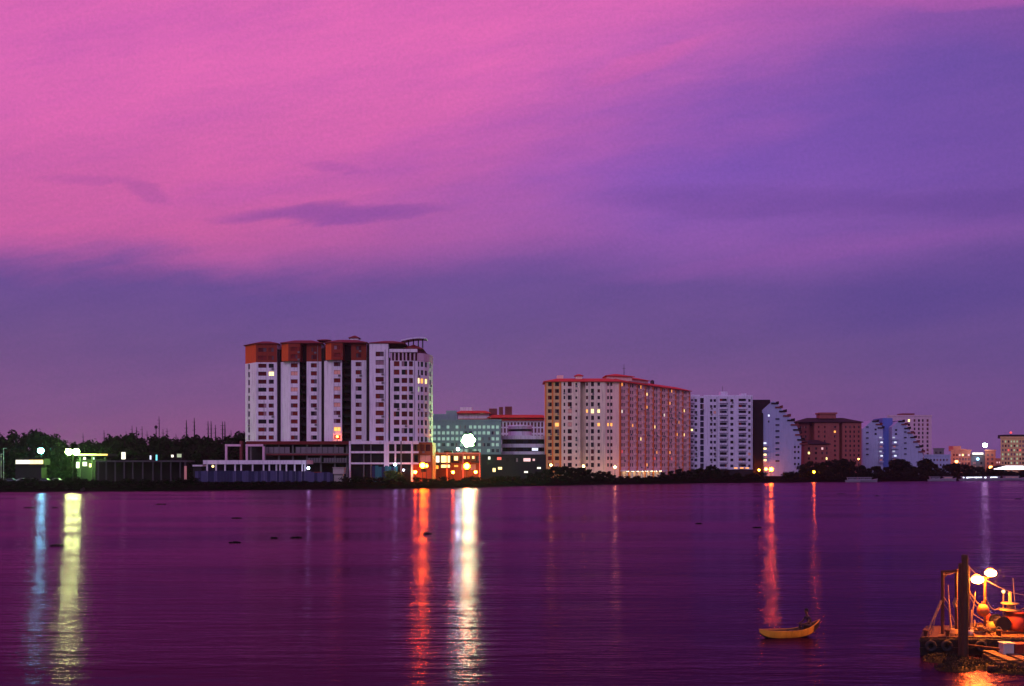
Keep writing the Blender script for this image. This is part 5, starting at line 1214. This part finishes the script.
J = [(bp(0, 0, .05), (.14, .11)), (bp(.05, 0, .22), (.13, .10)), (bp(.12, 0, .42), (.15, .11)), (bp(.15, 0, .50), (.10, .08)), (bp(.19, 0, .58), (.05, .05)), (bp(.22, 0, .66), (.075, .085)), (bp(.23, 0, .76), (.085, .095)), (bp(.22, 0, .83), (.06, .07)),
     (bp(.13, .19, .46), .055), (bp(.26, .25, .23), .042), (bp(.46, .17, .16), .033), (bp(.13, -.19, .46), .055), (bp(.26, -.25, .23), .042), (bp(.46, -.17, .16), .033),
     (bp(.06, .10, .04), .085), (bp(.44, .15, .12), .06), (bp(.52, .13, -.16), .042), (bp(.64, .13, -.20), .035), (bp(.06, -.10, .04), .085), (bp(.44, -.15, .12), .06), (bp(.52, -.13, -.16), .042), (bp(.64, -.13, -.20), .035),
     (bp(.53, .15, .14), .032), (bp(.53, -.15, .14), .032)]
Bn = [(0, 1), (1, 2), (2, 3), (3, 4), (4, 5), (5, 6), (6, 7), (2, 8), (8, 9), (9, 10), (10, 22), (2, 11), (11, 12), (12, 13), (13, 23), (0, 14), (14, 15), (15, 16), (16, 17), (0, 18), (18, 19), (19, 20), (20, 21)]
ns = [(bp(.315, 0, .74), .012), ]
skin_body('body', J, Bn, pers, 'skin')
shirt = [(bp(0, 0, .06), (.155, .125)), (bp(.05, 0, .22), (.145, .115)), (bp(.12, 0, .42), (.165, .125)), (bp(.145, 0, .49), (.10, .09)), (bp(.13, .19, .46), .068), (bp(.20, .225, .33), .058), (bp(.13, -.19, .46), .068), (bp(.20, -.225, .33), .058)]
skin_body('shirt', shirt, [(0, 1), (1, 2), (2, 3), (2, 4), (4, 5), (2, 6), (6, 7)], pers, 'shirt_dark')
tr_ = [(bp(0, 0, .08), (.15, .12))] + [(bp(*q), r_) for s_ in (1, -1) for q, r_ in (((.06, s_ * .10, .04), .098), ((.44, s_ * .15, .12), .074), ((.505, s_ * .135, -.10), .055))]
skin_body('trousers', tr_, [(0, 1), (1, 2), (2, 3), (0, 4), (4, 5), (5, 6)], pers, 'shirt_dark')
hr = MB(); hr.ball(bp(.205, 0, .80), .105, 14, 0, (1, .95, .85)); hr.ball(bp(.165, 0, .75), .09, 12); hr.build('hair', 'hair', pers)
fc = MB(); fc.ball(bp(.325, 0, .73), .018, 8); fc.ball(bp(.305, .035, .76), .011, 8, 1); fc.ball(bp(.305, -.035, .76), .011, 8, 1); fc.ball(bp(.22, .098, .74), .022, 8); fc.ball(bp(.22, -.098, .74), .022, 8)
fc.tube([bp(.305, -.025, .685), bp(.312, 0, .683), bp(.305, .025, .685)], .007, 6, 1); fc.build('face', ['skin', 'hair'], pers)
hd = MB()
for s_ in (1, -1):
    for k in range(4):
        o_ = (k - 1.5) * .02; hd.tube([bp(.54, s_ * .15 + o_, .15), bp(.585 + .01 * (k in (1, 2)), s_ * .15 + o_, .155), bp(.61 + .01 * (k in (1, 2)), s_ * .15 + o_ * 1.1, .135)], [.010, .009, .007], 6)
    hd.tube([bp(.50, s_ * .12, .15), bp(.535, s_ * .098, .15), bp(.56, s_ * .095, .14)], [.012, .010, .008], 6)
hd.build('fingers', 'skin', pers)

# ------------------------------------------------------------------ barge in the foreground
def Pt(px, py, Y): return (X(px, Y), Y, Z(py, Y))
DZ = .86
t = thing('work_barge', 'low black steel work barge with a lit timber deck and pipe gantry', 'barge', (X(1000, 50), 50, 0))
x0, x1 = X(920, 48.6), 30.5; y0_, y1_ = 48.6, 52.3
x0b = X(925, y1_)
c_ = MB(); c_.prism([(x0, y0_), (x1, y0_), (x1, y1_), (x0b, y1_)], -.4, DZ - .06)
c_.box(x0 - .05, y0_ - .07, DZ - .22, x1, y0_ - .005, DZ - .08); c_.box(x0 - .05, y0_ - .07, .28, x1, y0_ - .005, .38)
for k in range(12): c_.box(x0 + .4 + k * .92, y0_ - .05, .38, x0 + .48 + k * .92, y0_ - .005, DZ - .22)
c_.build('hull', 'steel_black', t)
pr_ = random.Random(4)
for k in range(24):
    fa, fb = k / 24, (k + 1) / 24; w1, w2 = x1 - x0, x1 - x0b; c_ = MB(); zz = DZ - .055 + pr_.uniform(0, .02); ya_ = y0_ + .05 + pr_.uniform(0, .08); yb_ = y1_ - .05 - pr_.uniform(0, .1)
    c_.prism([(x0 + .02 + fa * w1, ya_), (x0 - .01 + fb * w1, ya_), (x0b - .01 + fb * w2, yb_), (x0b + .02 + fa * w2, yb_)], zz, zz + .06); c_.build('deck_plank', 'deck_plank' if k > 5 else 'timber', t)
for px_ in (926, 948, 1000): 
    c_ = MB(); xx = X(px_, 48.9); c_.lathe((xx, 48.95, DZ + .02), [(.09, 0), (.09, .22), (.14, .24), (.14, .30), (.01, .31)], 12); c_.build('bollard', 'rust', t)
g_ = MB(); Yg = 49.6
g_.tube([Pt(942.5, 636, Yg), Pt(942.7, 571.5, Yg)], .085, 10); g_.build('gantry_post', 'rust', t)
g_ = MB(); g_.tube([Pt(956.3, 636, Yg), Pt(956.1, 569, Yg)], .07, 10); g_.build('gantry_post', 'rust', t)
g_ = MB(); g_.tube([Pt(941.3, 572, Yg), Pt(958, 571.2, Yg)], .085, 10); g_.tube([Pt(942.6, 579, Yg), Pt(948, 572.2, Yg)], .05, 8); g_.build('gantry_beam', 'rust', t)
g_ = MB(); g_.tube([Pt(956.5, 598, Yg - .1), Pt(954, 603, Yg - .1), Pt(955.5, 607, Yg - .1)], .09, 8); g_.build('hook', 'rope', t)
for px_, a, b_ in ((966.5, 640, 560), ):
    g_ = MB(); g_.tube([Pt(px_ + 2.4, 640, 49.2), Pt(px_ + 2, 566, 49.2)], .055, 10); g_.build('spud_pipe', 'rust', t)
for px_, q0_, q1_ in ((971.6, 628, 610), (974.6, 632, 620), (988.4, 634, 622), (1007, 626, 612)):
    g_ = MB(); g_.tube([Pt(px_, q0_ + 3, 50.4), Pt(px_, q1_, 50.4)], .035, 6); g_.build('rail_post', 'rope', t)
g_ = MB(); g_.tube([Pt(971.6, 613, 50.4), Pt(988.4, 624, 50.4), Pt(1007, 615, 50.4), Pt(1030, 617, 50.4)], .025, 6); g_.build('rail', 'rope', t)
# mooring piles
for k, (pa, pb, topy, rr, mt, lb) in enumerate(((960.8, 961.0, 564, .115, 'timber', 'slimmer dark timber pile leaning on the barge, left of the tall one'), (965.0, 964.7, 555.4, .14, 'timber', 'tallest timber mooring pile in front of the barge lamps'))):
    Yp = 47.9 - .25 * k; c_ = MB(); c_.tube([(X(pa, Yp), Yp, -1.0), (X((pa + pb) / 2, Yp) + .01, Yp, 2.2), (X(pb, Yp), Yp, Z(topy, Yp))], [rr * 1.12, rr * 1.04, rr], 12)
    c_.lathe((X(pb, Yp), Yp, Z(topy, Yp)), [(rr * 1.02, -.25), (rr * 1.06, -.2), (rr * 1.06, -.02), (rr * .9, .03), (.01, .05)], 12); tag(c_.build('mooring_pile', mt), lb, 'pile', 'mooring piles of the barge')
# lamps on the barge
lampmat('bulb_barge', (1.0, 0.22, 0.014), 2000)
lampmat('bulb_barge_far', (1.0, 0.24, 0.018), 1800)
t = thing('lamp_mast', 'pipe mast on the barge carrying two blazing orange work lamps', 'work light', Pt(985, 634, 49.9)[:2] + (DZ + .02,))
c_ = MB(); c_.tube([Pt(985, 636, 49.9), Pt(985, 577, 49.9)], [.075, .06], 8); c_.tube([Pt(977, 584, 49.9), Pt(992, 575.5, 49.9)], .045, 8); c_.build('pole', 'rust', t)
for px_, py_, mt, rr in ((977.6, 579.8, 'bulb_barge', .2), (990.8, 573.2, 'bulb_barge_far', .18)):
    c_ = MB(); q = Pt(px_, py_, 49.6); c_.ball(q, rr, 14, 0, (1.5, 1, .85)); bl = c_.build('bulb', mt, t)
    c_ = MB(); vs = []        # shallow dish behind and above the bulb
    for i in range(5):
        a = (.25 + .75 * i / 4) * 1.35; 
        for j in range(14):
            w_ = 2 * math.pi * j / 14; e_ = Vector((math.sin(a) * math.cos(w_) * 1.35, math.cos(a) * 1.1 + .15, math.sin(a) * math.sin(w_) * 1.15 + .2)) * rr; vs.append(Vector(q) + e_)
    c_.add(vs, [(i * 14 + j, i * 14 + (j + 1) % 14, (i + 1) * 14 + (j + 1) % 14, (i + 1) * 14 + j) for i in range(4) for j in range(14)], 0, True); c_.build('reflector_dish', 'rust', bl)
t = thing('small_lamp_post', 'thin post with a small cream lamp at the right of the barge', 'work light', Pt(1003.4, 618, 50.6)[:2] + (DZ + .02,))
c_ = MB(); q = Pt(1003.4, 591.6, 50.6); c_.tube([(q[0], q[1], DZ), (q[0], q[1], q[2])], .028, 6); c_.build('pole', 'rope', t)
c_ = MB(); c_.ball(q, .085, 10); c_.build('bulb', 'lit_warm', t)
# buoy hung on a post
c_ = MB(); q = Pt(983, 610.4, 49.5); c_.ball(q, .31, 16, 0, (.95, .95, 1.05)); c_.tube([(q[0], q[1], q[2] + .28), (q[0], q[1], q[2] + .42)], .06, 8); tag(c_.build('buoy', 'buoy_orange'), 'round orange buoy hanging on the lamp mast', 'buoy')
# ropes
def rope(label, pts_, r_=.022, sag=0):
    pp = []
    for a, b_ in zip(pts_, pts_[1:]):
        for k in range(8):
            f_ = k / 8; v = Vector(a).lerp(Vector(b_), f_); v.z -= sag * 4 * f_ * (1 - f_); pp.append(v)
    pp.append(Vector(pts_[-1])); c_ = MB(); c_.tube(pp, r_, 6); tag(c_.build('rope', 'rope'), label, 'rope', 'ropes on the barge')
rope('taut rope from the left gantry post down to the barge bow', [Pt(941, 600, 49.5), Pt(927, 633, 49.2)], .035)
rope('rope falling from the left gantry post to the deck, steeper one', [Pt(943.6, 597, 49.5), Pt(948.5, 604, 49.5), Pt(950.5, 634, 49.7)], .022)
rope('loose rope hanging left of the tall pile', [Pt(944, 604, 49.5), Pt(952, 616, 49.7), Pt(958, 632, 49.7)], .02)
rope('pale rope swinging from the tall pile to the lamp mast', [Pt(968, 588, 49.2), Pt(984, 606, 49.8)], .028, .22)
rope('second pale rope just below the one to the lamp mast', [Pt(968, 592, 49.2), Pt(982.6, 610, 49.8)], .022, .22)
rope('rope curving from the lamp mast towards the right edge', [Pt(985.6, 598, 49.8), Pt(999, 607.6, 50.4), Pt(1034, 602, 50.6)], .028, .3)
rope('rope falling from the left gantry post to the bow deck, outer one', [Pt(942, 601, 49.4), Pt(935, 618, 49.2), Pt(932, 634, 49.2)], .02)
# deck cargo
t = thing('winch_engine', 'rusty red winch engine with round plates and a short exhaust on the barge deck', 'engine', (X(1013, 50), 50, DZ + .02))
xm, ym = X(1012, 50), 50.0
c_ = MB(); c_.box(xm - .75, ym - .5, DZ + .04, xm + .95, ym + .5, DZ + .16); c_.build('bed', 'rust', t)
c_ = MB(); c_.lathe((xm + .25, ym, DZ + .16), [(.02, 0), (.55, 0), (.6, .1), (.6, .65), (.5, .8), (.62, .84), (.62, .92), (.3, .95), (.02, .95)], 18); c_.build('drum', 'red_paint', t)
c_ = MB(); c_.lathe((xm - .1, ym, DZ + 1.11), [(.02, 0), (.5, .0), (.52, .06), (.2, .1), (.14, .3), (.42, .33), (.42, .39), (.08, .43), (.07, .95), (.02, .95)], 16); c_.build('exhaust', 'rope', t)
c_ = MB(); c_.tube([(xm - .62, ym - .35, DZ + .5), (xm - .62, ym + .35, DZ + .5)], .3, 16); c_.tube([(xm - .62, ym - .42, DZ + .5), (xm - .62, ym - .35, DZ + .5)], .38, 16); c_.tube([(xm - .62, ym + .35, DZ + .5), (xm - .62, ym + .42, DZ + .5)], .38, 16); c_.build('rope_drum', 'steel_black', t)
c_ = MB(); c_.tube([(xm + .7, ym - .3, DZ + .16), (xm + .75, ym - .3, DZ + .9), (xm + 1.0, ym - .3, DZ + 1.0)], .06, 8); c_.build('lever', 'rust', t)
t = thing('sack_pile', 'two slumped yellow sacks between the lamp mast and the winch', 'sacks', (X(994, 50.2), 50.2, DZ + .02))
for dx_, dy_, dz_, r_ in ((0, 0, .26, .36), (.38, .2, .2, .3)):
    c_ = MB(); c_.ball((X(993, 50.2) + dx_, 50.2 + dy_, DZ + .03 + dz_), r_, 14, 0, (1.15, .8, .78)); c_.tube([(X(993, 50.2) + dx_ - .25, 50.2 + dy_, DZ + dz_ + .22), (X(993, 50.2) + dx_ - .42, 50.2 + dy_, DZ + dz_ + .34)], [.08, .03], 8); c_.build('sack', 'sack_yellow', t)
def crate(label, a, b_, q0_, q1_, Y, d, mat, name='plastic_crate'):
    t = thing(name, label, 'crate', (X((a + b_) / 2, Y), Y, Z(q1_, Y)))
    xa, xb = X(a, Y), X(b_, Y); za, zb_ = Z(q1_, Y), Z(q0_, Y)
    c_ = MB(); c_.box(xa, Y, za, xb, Y + d, zb_ - .05)
    for k in range(1, 4): c_.box(xa + (xb - xa) * k / 4 - .02, Y - .02, za + .03, xa + (xb - xa) * k / 4 + .02, Y - .002, zb_ - .06)
    c_.build('body', mat, t)
    c_ = MB(); c_.box(xa - .04, Y - .04, zb_ - .049, xb + .04, Y + d + .04, zb_); c_.build('rim', mat, t)
crate('white crate standing on the low raft in front of the winch', 1003.4, 1014, 643, 659.5, 46.9, .45, 'crate_white')
crate('red crate right of the white crate on the low raft', 1015.2, 1030, 644, 659.5, 46.9, .5, 'red_paint')
t = thing('fuel_drum', 'dark steel drum lying on the deck left of the winch', 'drum', (X(976, 50.3), 50.3, DZ))
c_ = MB(); c_.tube([Pt(972, 628.5, 50.8), Pt(981, 628.5, 50.3)], .27, 16); c_.build('body', 'steel_black', t)
c_ = MB()
for f_ in (.02, .35, .65, .98):
    v = Vector(Pt(972, 628.5, 50.8)).lerp(Vector(Pt(981, 628.5, 50.3)), f_); dd = (Vector(Pt(981, 628.5, 50.3)) - Vector(Pt(972, 628.5, 50.8))).normalized() * .02; c_.tube([v - dd, v + dd], .29, 16)
c_.build('hoop', 'rust', t)
# low raft in front
t = thing('timber_raft', 'low timber raft heaped with weed in front of the barge', 'raft', (X(1000, 46.5), 46.5, 0))
c_ = MB()
xa = X(985, 46.4)
for k in range(5):
    c_ = MB(); y_ = 45.4 + k * .5; c_.tube([(xa + .1 * k, y_, .16 + .02 * (k % 2)), (30.5, y_ + .1, .2)], .17, 10); c_.build('log', 'timber', t)
for k in range(9):
    c_ = MB(); xx = xa + .5 + k * .72; c_.box(xx, 45.25, .37, xx + .5, 47.7, .42); c_.build('plank', 'deck_plank', t)
c_ = MB(); c_.tube([Pt(968, 645, 47.6), Pt(1008, 650, 47.2)], .05, 8); tag(c_.build('loose_pole', 'rust'), 'thin loose pole lying along the barge side', 'pole')
c_ = MB(); c_.tube([(X(988, 44.9), 44.9, .12), (X(1034, 44.6), 44.6, .16)], .13, 10); tag(c_.build('floating_log', 'timber'), 'long floating log lit orange along the front of the raft', 'log')
for px_, py_, wp, lb in ((945, 661, 44, 'weed heap at the barge bow, leftmost of the foreground'), (968, 665, 50, 'weed heap at the foot of the mooring piles'), (990, 668, 46, 'weed heap against the end of the timber raft'), (1012, 672, 44, 'weed heap at the lower right corner'), (955, 670, 40, 'lowest dark weed heap before the barge')):
    weed_clump(px_, py_, wp, lb, 'weed_near', .34, 420, .12, 'weed heaps round the barge', .32)

# ------------------------------------------------------------------ evening haze
if HAZE:
    c_ = MB(); c_.box(-2620, -70, -1.2, 2620, 2620, 110)
    m = bpy.data.materials.new('haze'); m.use_nodes = True; nt_ = m.node_tree; nt_.nodes.clear()
    o_ = nt_.nodes.new('ShaderNodeOutputMaterial'); v_ = nt_.nodes.new('ShaderNodeVolumePrincipled')
    v_.inputs['Color'].default_value = (0.85, 0.82, 0.9, 1); v_.inputs['Density'].default_value = HAZE; v_.inputs['Anisotropy'].default_value = 0.78
    nt_.links.new(v_.outputs[0], o_.inputs['Volume']); MATS['haze'] = m
    tag(c_.build('haze', 'haze'), kind='stuff')

# more gear on and around the barge
def torus(mb, c, ax, R_, r_, n=18, k=8, m=0):
    ax = Vector(ax).normalized(); a = ax.orthogonal().normalized(); b = ax.cross(a); vs = []
    for i in range(n):
        t_ = 2 * math.pi * i / n; d = a * math.cos(t_) + b * math.sin(t_)
        for j in range(k):
            w_ = 2 * math.pi * j / k; vs.append(Vector(c) + d * (R_ + r_ * math.cos(w_)) + ax * r_ * math.sin(w_))
    mb.add(vs, [(i * k + j, ((i + 1) % n) * k + j, ((i + 1) % n) * k + (j + 1) % k, i * k + (j + 1) % k) for i in range(n) for j in range(k)], m, True)
for px_, lb in ((931, 'worn tyre hung on the barge side nearest the bow'), (947, 'worn tyre hung on the barge side left of the mooring piles'), (981, 'worn tyre hung on the barge side right of the mooring piles')):
    c_ = MB(); q = (X(px_, 48.4), 48.42, .48); torus(c_, q, (0, 1, .05), .21, .085); c_.tube([(q[0], q[1] + .02, q[2] + .2), (q[0], 48.58, DZ + .02)], .015, 5); tag(c_.build('tyre_fender', 'rubber'), lb, 'tyre fender', 'tyres on the barge side')
for i, (a, b_, Yp, lb) in enumerate(((970, 975.5, 49.4, 'long bamboo pole leaning between the piles and the lamp mast'), (951.5, 948, 50.6, 'bamboo pole leaning inside the gantry'), (1017, 1013, 51.0, 'bamboo pole standing behind the winch'))):
    c_ = MB(); top = (592, 585, 578)[i]; pts_ = [Vector(Pt(a, 633, Yp)).lerp(Vector(Pt(b_, top, Yp + .3)), f_ / 6) for f_ in range(7)]
    c_.tube(pts_, [.035 - .003 * f_ for f_ in range(7)], 7); tag(c_.build('bamboo_pole', 'rope'), lb, 'pole', 'bamboo poles on the barge')
c_ = MB()
for k in range(4): torus(c_, (X(953, 49.6) + .02 * k, 49.7, DZ + .05 + .055 * k), (0, .05, 1), .25 - .02 * k, .034)
tag(c_.build('rope_coil', 'rope'), 'coil of rope lying on the bow deck inside the gantry', 'rope coil')
t = thing('plank_stack', 'uneven stack of planks along the far side of the barge deck', 'planks', (X(963, 51.6), 51.6, DZ + .02))
for k in range(7):
    c_ = MB(); o_ = random.uniform(-.25, .25); x_ = X(957, 51.6) + o_; yy = 51.3 + .16 * (k % 3); zz = DZ + .03 + .055 * (k // 3); c_.box(x_, yy, zz, x_ + 1.5 + random.uniform(-.2, .3), yy + .14, zz + .045); c_.build('plank', 'deck_plank', t)
for px_, q, Yb, lb in ((998.6, 636, 49.2, 'small dark bucket on the near edge of the deck'), (970.5, 635.5, 49.1, 'small pale bucket beside the mooring piles')):
    t = thing('bucket', lb, 'bucket', Pt(px_, q, Yb)[:2] + (DZ + .02,), 'buckets on the barge'); c0 = Pt(px_, q, Yb)[:2] + (DZ + .02,)
    c_ = MB(); c_.lathe(c0, [(.01, .01), (.10, .01), (.135, .27), (.12, .27), (.09, .03), (.01, .03)], 14); c_.build('pail', 'steel_black' if 'dark' in lb else 'crate_white', t)
    c_ = MB(); c_.tube([(c0[0] + .13 * math.cos(w_), c0[1], c0[2] + .27 + .14 * math.sin(w_)) for w_ in [math.pi * f_ / 8 for f_ in range(9)]], .008, 5); c_.build('handle', 'grey_metal', t)
t = thing('gas_cylinder', 'short upright gas cylinder beside the yellow sacks', 'cylinder', (X(988, 51), 51, DZ + .02)); c0 = (X(988.6, 51), 51.0, DZ + .02)
c_ = MB(); c_.lathe(c0, [(.01, 0), (.15, 0), (.16, .05), (.16, .62), (.12, .75), (.05, .8)], 16); c_.build('body', 'red_paint', t)
c_ = MB(); c_.lathe((c0[0], c0[1], c0[2] + .8), [(.05, 0), (.05, .06), (.1, .07), (.1, .14), (.01, .14)], 12); c_.build('valve', 'grey_metal', t)
c_ = MB(); rnd = random.Random(9); cN = (X(962, 49.6), 49.9, DZ + .03)
for k in range(46):
    a = rnd.uniform(0, 6.28); r_ = rnd.uniform(.05, .55); q = Vector((cN[0] + 1.1 + r_ * math.cos(a), cN[1] + r_ * .6 * math.sin(a), cN[2] + .28 * (1 - r_ / .6) + .03))
    c_.tube([q, q + Vector((rnd.uniform(-.2, .2), rnd.uniform(-.2, .2), rnd.uniform(-.02, .1))), q + Vector((rnd.uniform(-.3, .3), rnd.uniform(-.25, .25), rnd.uniform(-.05, .03)))], .022, 5)
tag(c_.build('net_heap', 'rope'), 'tangled heap of net and rope on the deck right of the piles', 'net')
for i, (a, q0_, b_, q1_, lb) in enumerate(((984, 577, 964.5, 560, 'slack wire from the lamp mast to the tall pile top'), (961, 566, 942.7, 574, 'slack wire from the slim pile to the gantry corner'), (986, 580, 1034, 596, 'slack wire from the lamp mast out of the picture'))):
    rope(lb, [Pt(a, q0_, 49.6), Pt(b_, q1_, 48.4 if i == 0 else 49.4)], .012, .18)
